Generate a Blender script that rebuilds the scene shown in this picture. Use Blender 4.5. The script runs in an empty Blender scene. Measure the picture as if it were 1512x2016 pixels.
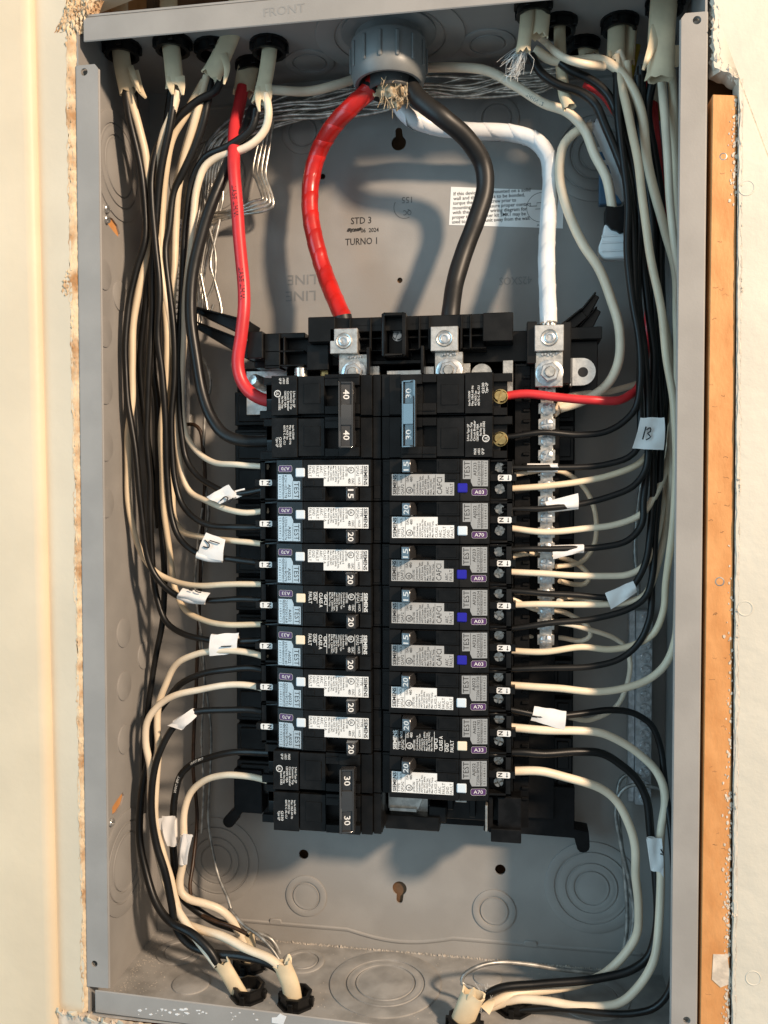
import bpy, bmesh, math, random
from mathutils import Vector, Matrix
from mathutils import noise
from mathutils.geometry import tessellate_polygon
random.seed(7)
C = bpy.context.scene.collection
S = 0.001                      # all numbers below are millimetres
MM = lambda x, y, z: Vector((x*S, y*S, z*S))

# ------------------------------------------------------------------ camera
CAM = Vector((80.36, -467.49, 23.455)); YAW, PITCH, ROLL, FPX = .1576, -.0312, .0009, 1640.9
RM = Matrix.Rotation(YAW, 3, 'Z') @ Matrix.Rotation(PITCH, 3, 'X') @ Matrix.Rotation(ROLL, 3, 'Y')
cd = bpy.data.cameras.new('camera'); cam = bpy.data.objects.new('camera', cd); C.objects.link(cam)
cam.matrix_world = Matrix.Translation(CAM*S) @ (RM @ Matrix.Rotation(math.pi/2, 3, 'X')).to_4x4()
cd.sensor_fit = 'HORIZONTAL'; cd.sensor_width = 36; cd.lens = 36*FPX/1512
cd.clip_start = .01; cd.clip_end = 50
bpy.context.scene.camera = cam
# ------------------------------------------------------------------ light
sc = bpy.context.scene
W = bpy.data.worlds.new('World'); sc.world = W; W.use_nodes = True
bg = W.node_tree.nodes['Background']; bg.inputs[0].default_value = (.70, .88, 1, 1); bg.inputs[1].default_value = .31
def lamp(name, kind, loc, energy, col, size, target=(0, 40, 0), sy=None):
    l = bpy.data.lights.new(name, kind); o = bpy.data.objects.new(name, l); C.objects.link(o)
    o.location = MM(*loc); l.energy = energy; l.color = col
    if kind == 'AREA':
        l.size = size; 
        if sy: l.shape = 'RECTANGLE'; l.size_y = sy
        o.rotation_euler = (MM(*target)-o.location).to_track_quat('-Z', 'Y').to_euler()
    else: l.shadow_soft_size = size
    return o
lamp('ceiling_lamp', 'POINT', (1150, -1010, 740), 176, (1, .77, .56), .075)
lamp('window_light', 'AREA', (-1200, -1060, 120), 13, (.44, .78, 1), .75, (0, 60, 0), 1.6)
lamp('room_bounce', 'AREA', (500, -2000, 900), 4, (1, .86, .70), 1.8, (0, 60, 0), 1.4)
sc.view_settings.view_transform = 'Standard'; sc.view_settings.look = 'None'; sc.view_settings.exposure = .08; sc.view_settings.gamma = 1

# ------------------------------------------------------------------ helpers
def at(u, v, Y):
    """a measured picture point taken back to the plane Y mm behind the panel's front"""
    d = RM @ Vector(((u-756)/FPX, 1, -(v-1008)/FPX)); t = (Y-CAM.y)/d.y
    return CAM + d*t
def mat(name, col, rough=.5, metal=0, var=.08, vs=60, bump=.0, bs=400, spec=.42, coat=0, col2=None, streak=None, rvar=.0, lo=.42, hi=.62, tint=0):
    m = bpy.data.materials.new(name); m.use_nodes = True; nt = m.node_tree; N = nt.nodes; L = nt.links
    b = N['Principled BSDF']; b.inputs['Roughness'].default_value = rough; b.inputs['Metallic'].default_value = metal
    b.inputs['Specular IOR Level'].default_value = spec; b.inputs['Coat Weight'].default_value = coat
    tc = N.new('ShaderNodeTexCoord'); mp = N.new('ShaderNodeMapping'); L.new(tc.outputs['Object'], mp.inputs[0])
    if streak: mp.inputs['Scale'].default_value = streak
    n = N.new('ShaderNodeTexNoise'); n.inputs['Scale'].default_value = vs; n.inputs['Detail'].default_value = 6; L.new(mp.outputs[0], n.inputs[0])
    r = N.new('ShaderNodeValToRGB'); L.new(n.outputs[0], r.inputs[0])
    c2 = col2 or tuple(c*(1-var*2) for c in col); c1 = col if col2 else tuple(min(1, c*(1+var)) for c in col)
    r.color_ramp.elements[0].color = (*c2, 1); r.color_ramp.elements[1].color = (*c1, 1)
    r.color_ramp.elements[0].position = lo; r.color_ramp.elements[1].position = hi
    if tint:
        oi = N.new('ShaderNodeObjectInfo'); m2 = N.new('ShaderNodeMapRange'); L.new(oi.outputs['Random'], m2.inputs[0]); m2.inputs[3].default_value = 1-tint; m2.inputs[4].default_value = 1+tint*.25
        hs = N.new('ShaderNodeHueSaturation'); L.new(r.outputs[0], hs.inputs['Color']); L.new(m2.outputs[0], hs.inputs['Value'])
        m3 = N.new('ShaderNodeMapRange'); L.new(oi.outputs['Random'], m3.inputs[0]); m3.inputs[3].default_value = 1.15; m3.inputs[4].default_value = .85; L.new(m3.outputs[0], hs.inputs['Saturation']); L.new(hs.outputs[0], b.inputs['Base Color'])
    else: L.new(r.outputs[0], b.inputs['Base Color'])
    if rvar:
        mr = N.new('ShaderNodeMapRange'); L.new(n.outputs[0], mr.inputs[0]); mr.inputs[3].default_value = max(0, rough-rvar); mr.inputs[4].default_value = rough+rvar
        L.new(mr.outputs[0], b.inputs['Roughness'])
    if bump:
        n2 = N.new('ShaderNodeTexNoise'); n2.inputs['Scale'].default_value = bs; n2.inputs['Detail'].default_value = 4; L.new(mp.outputs[0], n2.inputs[0])
        bp = N.new('ShaderNodeBump'); bp.inputs['Distance'].default_value = bump*S; bp.inputs['Strength'].default_value = 1
        L.new(n2.outputs[0], bp.inputs['Height']); L.new(bp.outputs[0], b.inputs['Normal'])
    return m
M = dict(
 steel=mat('grey_paint', (.315, .30, .282), .5, 0, .035, 30, .06, 900, rvar=.14, spec=.22),
 floorsteel=mat('dusty_grey_paint', (.37, .355, .335), .5, 0, .1, 60, .15, 500, col2=(.255, .245, .23), lo=.35, hi=.6),
 black=mat('black_plastic', (.0065, .0062, .006), .34, 0, .2, 90, .03, 900, spec=.32, rvar=.10),
 black2=mat('matte_black_plastic', (.0055, .0055, .006), .5, 0, .25, 120, .08, 500, spec=.2, rvar=.1),
 handle=mat('handle_plastic', (.026, .025, .025), .24, 0, .1, 90, .02, 900, spec=1.0),
 blackwire=mat('black_insulation', (.009, .0088, .0085), .38, 0, .2, 40, .12, 120, spec=.36, rvar=.14, tint=.3),
 whitewire=mat('white_insulation', (.85, .70, .51), .4, 0, .05, 40, .10, 110, spec=.42, rvar=.1, tint=.14),
 redwire=mat('red_insulation', (.62, .035, .04), .36, 0, .06, 60, .05, 150),
 redtape=mat('red_tape', (.52, .014, .010), .3, 0, .1, 80, .25, 90, spec=.6),
 whitetape=mat('white_tape', (.74, .74, .74), .3, 0, .04, 60, .25, 90),
 servblack=mat('service_insulation', (.014, .013, .012), .45, 0, .1, 60, .06, 200),
 sheath=mat('cream_cable_jacket', (.74, .60, .40), .45, 0, .07, 50, .12, 160, rvar=.08),
 stamp2=mat('faded_stamp', (.115, .11, .105), .6, 0, .2, 300), gloss=mat('glossy_black_plastic', (.03, .03, .03), .14, 0, .05, spec=1, coat=.6), galv=mat('galvanised', (.62, .63, .64), .36, .5, .1, 300, .06, 700), emboss_shade2=mat('faint_painted_emboss_shade', (.272, .262, .25), .5, 0, .03),
 bare=mat('tarnished_wire', (.84, .80, .73), .3, .9, .2, 150, .03, 500),
 greywire=mat('dull_bare_wire', (.40, .39, .365), .42, .6, .2, 150, .03, 500),
 copper=mat('brown_wire', (.055, .028, .014), .4, 0, .2, 150),
 alu=mat('tin_plate', (.86, .82, .76), .30, .85, .06, 300, .06, 900, rvar=.08),
 alu2=mat('aluminium', (.70, .66, .60), .34, .9, .1, 300, .08, 900, rvar=.08),
 zinc=mat('zinc', (.72, .72, .71), .33, .8, .12, 300, .05, 600),
 brass=mat('brass', (.85, .60, .25), .26, 1, .1, 300),
 label=mat('white_label', (.80, .80, .78), .38, 0, .02, 60), glabel=mat('grey_label', (.42, .42, .41), .32, 0, .03, 60),
 slabel=mat('silver_label', (.40, .41, .41), .2, .3, .04, 60, spec=.8),
 paper=mat('paper_tape', (.84, .81, .78), .6, 0, .03, 60, .08, 200),
 ink=mat('black_ink', (.012, .012, .014), .6, 0, .1), wink=mat('white_ink', (.72, .72, .70), .5, 0, .03),
 purple=mat('purple_print', (.075, .03, .11), .4, 0, .03), blue=mat('blue_button', (.022, .020, .34), .3, 0, .04),
 bwhite=mat('white_button', (.66, .74, .80), .3, 0, .02), bcream=mat('cream_button', (.80, .72, .56), .3, 0, .02),
 emboss=mat('painted_emboss_shade', (.22, .22, .215), .5, 0, .05), greyink=mat('grey_stamp_ink', (.035, .034, .033), .6, 0, .2, 300),
 pvc=mat('grey_pvc', (.20, .205, .20), .38, 0, .06, 60, .05, 200), pvc2=mat('dark_grey_pipe', (.07, .068, .065), .5, 0, .1, 60, .1, 200),
 wall=mat('cream_wall_paint', (.67, .58, .44), .62, 0, .03, 12, .3, 110), trim=mat('cream_gloss_trim', (.72, .60, .43), .5, 0, .03, 14, .25, 120),
 wallr=mat('cream_orange_peel_paint', (.60, .565, .48), .6, 0, .03, 14, .5, 130),
 crumb=mat('broken_gypsum', (.70, .56, .38), .85, 0, .1, 60, .5, 350, col2=(.40, .22, .10), lo=.36, hi=.56),
 wood=mat('bare_orange_wood', (.66, .315, .115), .6, 0, .1, 90, .35, 350, col2=(.54, .235, .075), streak=(1, 1, .5), lo=.35, hi=.65),
 plasterskim=mat('white_plaster_smear', (.66, .56, .45), .8, 0, .1, 150, .3, 350),
 dark=mat('old_stud_timber', (.22, .12, .06), .8, 0, .2, 40, .4, 200), yellow=mat('yellow_insulation', (.45, .36, .04), .4),
 fibre=mat('jute_fibre', (.62, .50, .34), .8, 0, .2, 260, .9, 500, col2=(.30, .21, .12)), spdwhite=mat('white_nylon', (.74, .76, .76), .4, 0, .03, 60, .1, 100),
 dust=mat('pale_dust', (.52, .47, .41), .8), hair=mat('clear_plastic_film', (.75, .76, .74), .3, 0, .05, 60), hole_shade=mat('painted_hole_shade', (.02, .02, .02), .8))

def tag(o, label=None, cat=None, group=None, kind=None):
    if label: o['label'] = label
    if cat: o['category'] = cat
    if group: o['group'] = group
    if kind: o['kind'] = kind
    return o
def link(name, me, parent=None, loc=None):
    o = bpy.data.objects.new(name, me); C.objects.link(o)
    if parent: o.parent = parent
    if loc: o.location = MM(*loc)
    return o
def thing(name, loc, label, cat, group=None):
    return tag(link(name, None, None, loc), label, cat, group)

class MB:
    def __init__(s): s.v = []; s.f = []; s.m = []; s.sm = True
    def add(s, vs, fs, mi=0):
        k = len(s.v); s.v += [tuple(p) for p in vs]; s.f += [tuple(i+k for i in f) for f in fs]; s.m += [mi]*len(fs); return s
    def box(s, x0, x1, y0, y1, z0, z1, mi=0):
        vs = [(x, y, z) for x in (x0, x1) for y in (y0, y1) for z in (z0, z1)]
        return s.add(vs, [(0, 1, 3, 2), (4, 6, 7, 5), (0, 4, 5, 1), (2, 3, 7, 6), (0, 2, 6, 4), (1, 5, 7, 3)], mi)
    def prism(s, pts, y0, y1, mi=0, fn=None):            # outline in X,Z, pushed from y0 to y1
        n = len(pts); tri = tessellate_polygon([[Vector((p[0], p[1], 0)) for p in pts]])
        f = fn or (lambda a, b, d: (a, d, b))
        vs = [f(p[0], p[1], y0) for p in pts]+[f(p[0], p[1], y1) for p in pts]
        return s.add(vs, [tuple(t) for t in tri]+[tuple(i+n for i in reversed(t)) for t in tri]+[(i, (i+1) % n, (i+1) % n+n, i+n) for i in range(n)], mi)
    def plate(s, loops, d0, d1, fn, mi=0):               # outline with holes
        L = [[Vector((p[0], p[1], 0)) for p in lp] for lp in loops]; tri = tessellate_polygon(L)
        flat = [p for lp in loops for p in lp]; n = len(flat)
        s.add([fn(a, b, d0) for a, b in flat]+[fn(a, b, d1) for a, b in flat], [tuple(t) for t in tri]+[tuple(i+n for i in reversed(t)) for t in tri], mi)
        for lp in loops:
            k = len(lp); s.add([fn(a, b, d0) for a, b in lp]+[fn(a, b, d1) for a, b in lp], [(i, (i+1) % k, (i+1) % k+k, i+k) for i in range(k)], mi)
        return s
    def lathe(s, prof, c, ax, seg=24, mi=0, close=False):  # prof = (radius, along-axis)
        ax = Vector(ax).normalized(); a = ax.orthogonal().normalized(); b = ax.cross(a); c = Vector(c); vs = []
        for r, h in prof:
            for i in range(seg):
                t = 2*math.pi*(i+.5)/seg; vs.append(c+ax*h+(a*math.cos(t)+b*math.sin(t))*max(r, .001))
        fs = [(j*seg+i, j*seg+(i+1) % seg, (j+1)*seg+(i+1) % seg, (j+1)*seg+i) for j in range(len(prof)-1) for i in range(seg)]
        return s.add(vs, fs, mi)
    def cyl(s, c, ax, r, h, seg=20, mi=0, bev=.15):
        return s.lathe([(0, 0), (r, 0), (r, h-bev), (r-bev, h), (0, h)], c, ax, seg, mi)
    def tube(s, P, r, seg=10, mi=0, r2=None, caps=True, side=None):
        """P list of Vector; r number or list; r2 gives a flat cable: r across 'side', r2 through it"""
        n = len(P); T = [(P[min(i+1, n-1)]-P[max(i-1, 0)]).normalized() for i in range(n)]
        u = Vector(side) if side else T[0].orthogonal(); vs = []
        for i in range(n):
            u = Vector(side) if side else u
            u = (u-T[i]*u.dot(T[i])).normalized(); w = T[i].cross(u); ri = r[i] if isinstance(r, (list, tuple)) else r; rj = r2 if r2 else ri
            for k in range(seg):
                a = 2*math.pi*k/seg; vs.append(P[i]+u*math.cos(a)*ri+w*math.sin(a)*rj)
        fs = [(j*seg+k, j*seg+(k+1) % seg, (j+1)*seg+(k+1) % seg, (j+1)*seg+k) for j in range(n-1) for k in range(seg)]
        if caps: fs += [tuple(reversed(range(seg))), tuple((n-1)*seg+k for k in range(seg))]
        return s.add(vs, fs, mi)
    def text(s, st, size, fn, mi=0, bold=0, width=None):
        vs, fs = glyphs(st, bold)
        if not vs: return s
        x0 = min(v[0] for v in vs); x1 = max(v[0] for v in vs)
        kx = size if width is None else width/max(x1-x0, .01)
        return s.add([fn((v[0]-x0)*kx, v[1]*size) for v in vs], fs, mi)
    def mesh(s, name, mats, smooth=True, bevel=0, ang=35, org=(0, 0, 0), recalc=True):
        me = bpy.data.meshes.new(name); me.from_pydata([((p[0]-org[0])*S, (p[1]-org[1])*S, (p[2]-org[2])*S) for p in s.v], [], s.f)
        for m in (mats if isinstance(mats, (list, tuple)) else [mats]): me.materials.append(m)
        me.polygons.foreach_set('material_index', s.m)
        if bevel or recalc:
            bm = bmesh.new(); bm.from_mesh(me)
            bmesh.ops.remove_doubles(bm, verts=bm.verts, dist=1e-7)
            if recalc: bmesh.ops.recalc_face_normals(bm, faces=bm.faces)
            if bevel:
                ed = [e for e in bm.edges if len(e.link_faces) == 2 and e.calc_face_angle(0) > math.radians(30)]
                bmesh.ops.bevel(bm, geom=ed, offset=bevel*S, segments=1, affect='EDGES', clamp_overlap=True)
            bm.to_mesh(me); bm.free()
        if smooth:
            me.polygons.foreach_set('use_smooth', [True]*len(me.polygons)); me.set_sharp_from_angle(angle=math.radians(ang))
        me.update(); return me
    def build(s, name, mats, parent=None, smooth=True, bevel=0, ang=35, recalc=True, org=(0, 0, 0)):
        return link(name, s.mesh(name, mats, smooth, bevel, ang, org, recalc), parent)
_gc = {}
def glyphs(st, bold=0):
    if (st, bold) not in _gc:
        cu = bpy.data.curves.new('t', 'FONT'); cu.body = st; cu.size = 1; cu.resolution_u = 2; cu.offset = bold
        o = bpy.data.objects.new('t', cu); C.objects.link(o)
        dg = bpy.context.evaluated_depsgraph_get(); me = bpy.data.meshes.new_from_object(o.evaluated_get(dg))
        _gc[(st, bold)] = ([tuple(v.co) for v in me.vertices], [tuple(p.vertices) for p in me.polygons])
        bpy.data.objects.remove(o); bpy.data.curves.remove(cu); bpy.data.meshes.remove(me)
    return _gc[(st, bold)]
def circ(cx, cz, r, n=24, a0=0, a1=360): return [(cx+r*math.cos(math.radians(a0+(a1-a0)*i/(n-1 if a1-a0 < 360 else n))), cz+r*math.sin(math.radians(a0+(a1-a0)*i/(n-1 if a1-a0 < 360 else n)))) for i in range(n)]
def smooth_path(P, step=3.0):
    Q = [P[0]*2-P[1]]+P+[P[-1]*2-P[-2]]; out = []
    for i in range(1, len(Q)-2):
        p0, p1, p2, p3 = Q[i-1:i+3]; n = max(2, int((p2-p1).length/step))
        t0 = 0; t1 = t0+max((p1-p0).length, .01)**.5; t2 = t1+max((p2-p1).length, .01)**.5; t3 = t2+max((p3-p2).length, .01)**.5
        for k in range(n):
            t = t1+(t2-t1)*k/n
            a1 = p0*((t1-t)/(t1-t0))+p1*((t-t0)/(t1-t0)); a2 = p1*((t2-t)/(t2-t1))+p2*((t-t1)/(t2-t1)); a3 = p2*((t3-t)/(t3-t2))+p3*((t-t2)/(t3-t2))
            b1 = a1*((t2-t)/(t2-t0))+a2*((t-t0)/(t2-t0)); b2 = a2*((t3-t)/(t3-t1))+a3*((t-t1)/(t3-t1))
            out.append(b1*((t2-t)/(t2-t1))+b2*((t-t1)/(t2-t1)))
    return out+[P[-1]]
BX, BZ, BY = 177.5, 301, 98
def pts(L, d, r=2):
    """picture points with depths: d = [(fraction, Y), ...]; kept inside the enclosure"""
    n = len(L); out = []; ln = [0]
    for i in range(1, n): ln.append(ln[-1]+math.hypot(L[i][0]-L[i-1][0], L[i][1]-L[i-1][1]))
    for i, p in enumerate(L):
        if len(p) == 3: out.append(at(*p)); continue
        t = ln[i]/ln[-1]; Y = d[-1][1] if isinstance(d, list) else d
        if isinstance(d, list):
            for (a, ya), (b, yb) in zip(d, d[1:]):
                if a <= t <= b: k = (t-a)/(b-a); k = k*k*(3-2*k); Y = ya+(yb-ya)*k; break
        while Y > 4 and abs(at(*p, Y).x) > BX-2-r: Y -= .5
        out.append(at(*p, min(Y, BY-r-.3)))
    return out
def wire(L, d, r, m, label, group, name='insulated_wire', cat='wire', seg=12, tp=(1, 1), mark=None):
    P = wobble(smooth_path(pts(L, d, r)), r); b = MB(); n_ = len(P); rr = [r*(tp[0]+(tp[1]-tp[0])*i/n_) for i in range(n_)]; b.tube(P, rr, seg)
    o = b.build(name, M[m], org=P[0], ang=60); o.location = P[0]*S
    if mark: wire_print(o, P, rr, *mark)
    return tag(o, label, cat, group)
def wobble(P, r):
    global _ws; _ws += 7.3; n = len(P)
    return [p+Vector(noise.noise_vector(Vector((i*.11, _ws, 0))))*min(.55, r*.25)*min(1, i/6, (n-1-i)/6) for i, p in enumerate(P)]
_ws = 0
def wire_print(o, P, rr, st, m, size, starts, flip=1):
    ln = [0]
    for i in range(1, len(P)): ln.append(ln[-1]+(P[i]-P[i-1]).length)
    vs, fs = glyphs(st, .01); b = MB()
    for s0 in starts:
        out = []
        for x, y in [(v[0]*size, v[1]*size) for v in vs]:
            s_ = min(max(s0+x, 0), ln[-1]-.01); i = max(0, next((k for k in range(1, len(ln)) if ln[k] > s_), 1)-1); f_ = (s_-ln[i])/(ln[i+1]-ln[i])
            c = P[i].lerp(P[i+1], f_); T = (P[i+1]-P[i]).normalized(); V = (CAM-c).normalized(); V = (V-T*V.dot(T)).normalized(); U = V.cross(T)*flip
            a = (y-size*.35)/rr[i]+.25; out.append(c+(V*math.cos(a)+U*math.sin(a))*(rr[i]+.06)-P[0])
        b.add(out, fs)
    b.build('printed_marking', M[m], o, smooth=False, recalc=False)
def wob(L, k): return [(p[0]+random.uniform(-k, k), p[1]+random.uniform(-k, k)) + tuple(p[2:]) for p in L]

# ================================================================== SETTING: wall, stud bay
def rag(a, b, n, amp, f=1.0):
    """ragged line of points from a to b"""
    out = []; dx, dz = b[0]-a[0], b[1]-a[1]; L = math.hypot(dx, dz); nx, nz = -dz/L, dx/L; w = 0
    for i in range(n+1):
        t = i/n; w = .6*w+random.uniform(-1, 1)*amp; out.append((a[0]+dx*t+nx*w, a[1]+dz*t+nz*w))
    return out
# left wall: drywall sheet with a ragged cut edge round the panel
r1 = rag((-180.4, -296), (-183.7, 330), 260, .5)
lw = MB(); lw.prism([(-420, -420), (-186, -420), (-183, -302)]+r1+[(-182, 460), (-420, 460)], -1.6, 12)
wl = lw.build('wall_left', M['wall'], bevel=0, ang=20); tag(wl, kind='structure')
b = MB()                                                  # exposed gypsum core along the cut
random.seed(3)
def crumbs(b, a, c, n, w, s0, s1, y0, y1):
    for i in range(n):
        t = random.random(); x = a[0]+(c[0]-a[0])*t+random.uniform(-w, w); z = a[1]+(c[1]-a[1])*t+random.uniform(-w, w)
        s = random.uniform(s0, s1); y = random.uniform(y0, y1); q = []
        for dx, dy, dz in ((1, 0, 0), (-1, 0, 0), (0, 1, 0), (0, -1, 0), (0, 0, 1), (0, 0, -1)):
            k = s*random.uniform(.5, 1.4); q.append((x+dx*k, y+dy*k*.7, z+dz*k*1.6))
        b.add(q, [(0, 2, 4), (2, 1, 4), (1, 3, 4), (3, 0, 4), (2, 0, 5), (1, 2, 5), (3, 1, 5), (0, 3, 5)])
def torn_strip(b, x0, x1, y0, y1, z0, z1, lean, amp, nx=9, nz=620, w=1.6):
    for j in range(nz+1):
        z = z0+(z1-z0)*j/nz; k = len(b.v)
        wl_ = 1.6*noise.noise(Vector((z*.06, 3, x0)))+.9*noise.noise(Vector((z*.3, 7, x0)))
        for i in range(nx+1):
            t = i/nx; x = x0+(x1-x0)*t+lean*(z-z0)/(z1-z0)*((1-t) if x0 < -179 and x0 > -185 else 1)+w*wl_*(1-t); y = y0+(y1-y0)*t**1.6
            d = noise.noise(Vector((x*.9, y*.9, z*.45)))*amp+noise.noise(Vector((x*2.3, y*2, z*1.6)))*amp*.6
            b.v.append((x+d*.3, y-d*(1 if 0 < i < nx else .2), z))
        if j: b.f += [(k-nx-1+i, k-nx+i, k+i+1, k+i) for i in range(nx)]; b.m += [0]*nx
torn_strip(b, -181.2, -178.4, -1.75, .8, -299, 302, -3.0, .7, w=1.2); torn_strip(b, -178.6, -178.2, .4, 8, -299, 302, -1.0, .5, nx=3)
crumbs(b, (-181, -296), (-182.4, 300), 500, 1.0, .25, .8, -1.9, 1)
crumbs(b, (-187, 138), (-184, 152), 70, 1.8, .4, 1.4, -2, 0)
torn_strip(b, -190, -172, -2.2, 5, 292, 312, 9, 2.4, nx=26, nz=60, w=2); crumbs(b, (-186, 288), (-170, 308), 220, 3, .4, 1.4, -2.5, 5)
tag(b.build('crumbling_gypsum_edge', M['crumb'], wl, ang=40, recalc=False), kind='stuff')
# casing board along the left, with a rounded shoulder
cs = MB()
prof = [(-420, 0), (-420, -7.5), (-206, -7.4), (-203.4, -7.0), (-201.4, -6.0), (-200.2, -4.6), (-199.8, -3), (-199.8, 0)]
for i in range(len(prof)): pass
n = len(prof); zz = [(-420, 0), (460, 0)]
vs = [(x+(z+20)*-.012, y, z) for z in (-420, 460) for x, y in prof]
cs.add(vs, [(i, (i+1) % n, (i+1) % n+n, i+n) for i in range(n)])
tr = cs.build('door_casing', M['trim'], ang=50); tag(tr, 'cream painted door casing with stepped rounded edges at far left', 'casing')
# torn wall paper and plaster below the lower left corner of the box
b = MB(); top = rag((-196, -299), (-70, -312), 60, .8)
b.prism([(-300, -299.5)]+top+[(-40, -420), (-300, -420)], -3.2, 2.9)
pl = b.build('torn_plaster_patch', M['plasterskim'], ang=20); tag(pl, 'torn plaster and paper below the lower left corner of the panel', 'plaster')
b = MB(); crumbs(b, (-196, -299), (-110, -309), 50, 1.2, .4, 1.3, -4.0, -2); tag(b.build('plaster_crumbs', M['plasterskim'], pl, ang=10), kind='stuff')
for i in range(9):                                        # curled paper tears along the torn edge
    x = -197+i*10; z = -299-(x+196)*.1
    b = MB(); P = [Vector((x+random.uniform(-2, 2)+k*random.uniform(.6, 1.8), -3.4-k*1.1, z+2.4*math.sin(k*.7)+random.uniform(-.6, .6))) for k in range(5)]
    b.tube(P, [.9, 1.5, 1.6, 1.0, .3], 6, r2=.28, side=(0, 0, 1)); b.build('paper_tear', M['wall'], pl, ang=40)
# right wall
r2_ = rag((197.5, -420), (194.8, 236), 200, .35); r3 = rag((194.5, 236), (182.5, 243), 10, .6); r4 = rag((181.5, 243), (181, 330), 40, .7)
b = MB(); b.prism([(430, -420)]+r2_+r3+r4+[(181, 460), (430, 460)][0:2], -2, 11)
wr = b.build('wall_right', M['wallr'], ang=20); tag(wr, kind='structure')
b = MB(); random.seed(11)
torn_strip(b, 184.8, 180.6, -2.1, 6, 240, 312, -.4, 1.2, nz=120, w=-1.6); torn_strip(b, 198.8, 196.6, -2.1, -1.3, -300, 236, -2.6, .35, nx=5, nz=500, w=-.5)
crumbs(b, (182.3, 245), (181.8, 300), 120, 1.0, .5, 1.7, -2.4, 6); crumbs(b, (196.2, 150), (195.6, 232), 90, .7, .4, 1.0, -2.3, 3); crumbs(b, (195.3, 236), (188, 243), 60, 1.6, .5, 1.5, -2.3, 6)
for z in (-210, -150, -60, -52, 20, 66, 120, 128): crumbs(b, (196.8, z), (196.6, z+12), 16, .6, .3, .9, -2.4, 0)
tag(b.build('crumbling_gypsum_edge', M['plasterskim'], wr, ang=10), kind='stuff')
for px_, py_ in ((1470, 370), (1467, 1198), (1483, 1926)):  # nail dimples under the paint
    c = at(px_, py_, -2.05); b = MB(); b.lathe([(4.2, 0), (4.0, .22), (3.6, .22), (3.35, .02), (0, .12)], c, (0, -1, 0), 26); b.build('nail_dimple', M['wallr'], wr)
# wood strip between box and wall
b = MB(); b.prism([(180.2, -420), (196.2, -420), (193.9, 228.2), (181.6, 229.6)], 0, 22)
ws = b.build('wood_strip', M['wood'], bevel=.4); tag(ws, 'bare orange wood strip beside the right flange of the panel', 'wood strip')
for px_, py_, r in ((1424, 308, 1.5), (1417, 1145, 2.0)):
    c = at(px_, py_, 0); b = MB(); b.lathe([(r+.5, .02), (r, .12), (r*.8, -.2), (0, -.25)], c, (0, -1, 0), 14); b.build('nail_head', M['greywire'], ws)
b = MB(); random.seed(5)
for i in range(34):
    z = random.uniform(-290, 220); x = 183+random.random()*10-(z+420)*.003; P = [Vector((x+k*random.uniform(.3, .8), -.02, z+random.uniform(-.5, .5))) for k in range(5)]; b.tube(P, random.uniform(.06, .14), 4)
b.build('surface_crack', M['dark'], ws); b = MB()
sm = at(1419, 1908, 0); b.prism([(sm.x-4, sm.z+8), (sm.x+3, sm.z+8.5), (sm.x+5.5, sm.z-7), (sm.x, sm.z-10), (sm.x-4.6, sm.z-6)], -.35, .2)
for i in range(420):
    z = random.triangular(-300, 20, -280) if random.random() < .8 else random.uniform(170, 226); x = 196.2-abs(random.gauss(0, 1.7))-(z+420)*.0035; s = random.uniform(.12, .8)
    b.prism([(x+s*math.cos(a)*random.uniform(.5, 1.2), z+s*1.6*math.sin(a)*random.uniform(.5, 1.2)) for a in (0, 1.2, 2.5, 3.8, 5)], -.2-random.random()*.15, .1)
tag(b.build('plaster_smear', M['plasterskim'], ws, ang=20), kind='stuff')
# dark stud bay behind and above
b = MB(); b.box(-200, 200, 118, 124, -420, 460); b.box(-205, -181.5, 15, 118, -420, 460); b.box(198, 230, 13, 118, -420, 460); b.box(180.5, 197, 24, 118, -420, 460)
b.box(-181.5, 198, 15, 118, -424, -400)
b.box(-22, 21, 100.5, 118, -400, 200); sb = b.build('stud_bay', M['dark'], bevel=.5); tag(sb, kind='structure')
b = MB(); b.box(-181.3, -178.9, 16, 98, -380, 400); b.build('bare_stud_face', M['wood'], sb)
b = MB(); pr = rag((-184, 306), (180, 306), 90, .35); b.prism(pr[:1]+[(-140, 318), (-60, 322), (120, 330), (181, 330), (181, 460), (-184, 460)], 2, 13)
hd = b.build('wall_above', M['wall'], ang=20); tag(hd, kind='structure')

# ================================================================== PANEL ENCLOSURE
EB = thing('electrical_panel', (0, BY, -BZ), 'open grey metal electrical panel box with knockouts, recessed in the cream wall', 'electrical panel')
EB.location = (0, 0, 0)
bfn = lambda a, c, d: (a, d, c)
def keyhole(cx, cz, up):
    a = circ(cx, cz, 4.7, 22, 60, 390-30*1) ; s = 1 if up else -1
    big = [(cx+4.9*math.cos(math.radians(t)), cz-s*1.2+4.9*math.sin(math.radians(t))) for t in (range(-235, 56, 15) if up else range(125-180, 236, 15))] if 0 else None
    out = []
    for t in range(115, 426, 15):                          # big round, opening towards the slot
        out.append((cx+5.0*math.cos(math.radians(t)), cz+s*5.0*math.sin(math.radians(t))))
    for t in range(0, 181, 30): out.append((cx+2.3*math.cos(math.radians(t)), cz+s*(8.2+2.3*math.sin(math.radians(t)))))
    return out
loops = [[(-BX, -BZ), (BX, -BZ), (BX, BZ), (-BX, BZ)], keyhole(.8, 255.2, True), keyhole(1.2, -256.2, False)[::1], circ(1.5, 163.1, 1.9, 16), circ(-67.2, -236.9, 3.5, 20), circ(70.5, -237.9, 3.6, 20), circ(-52, 236, 2, 14)]
b = MB(); b.plate(loops, BY, BY+1.3, bfn); b.build('back_plate', M['steel'], EB, ang=30, bevel=0)
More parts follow.
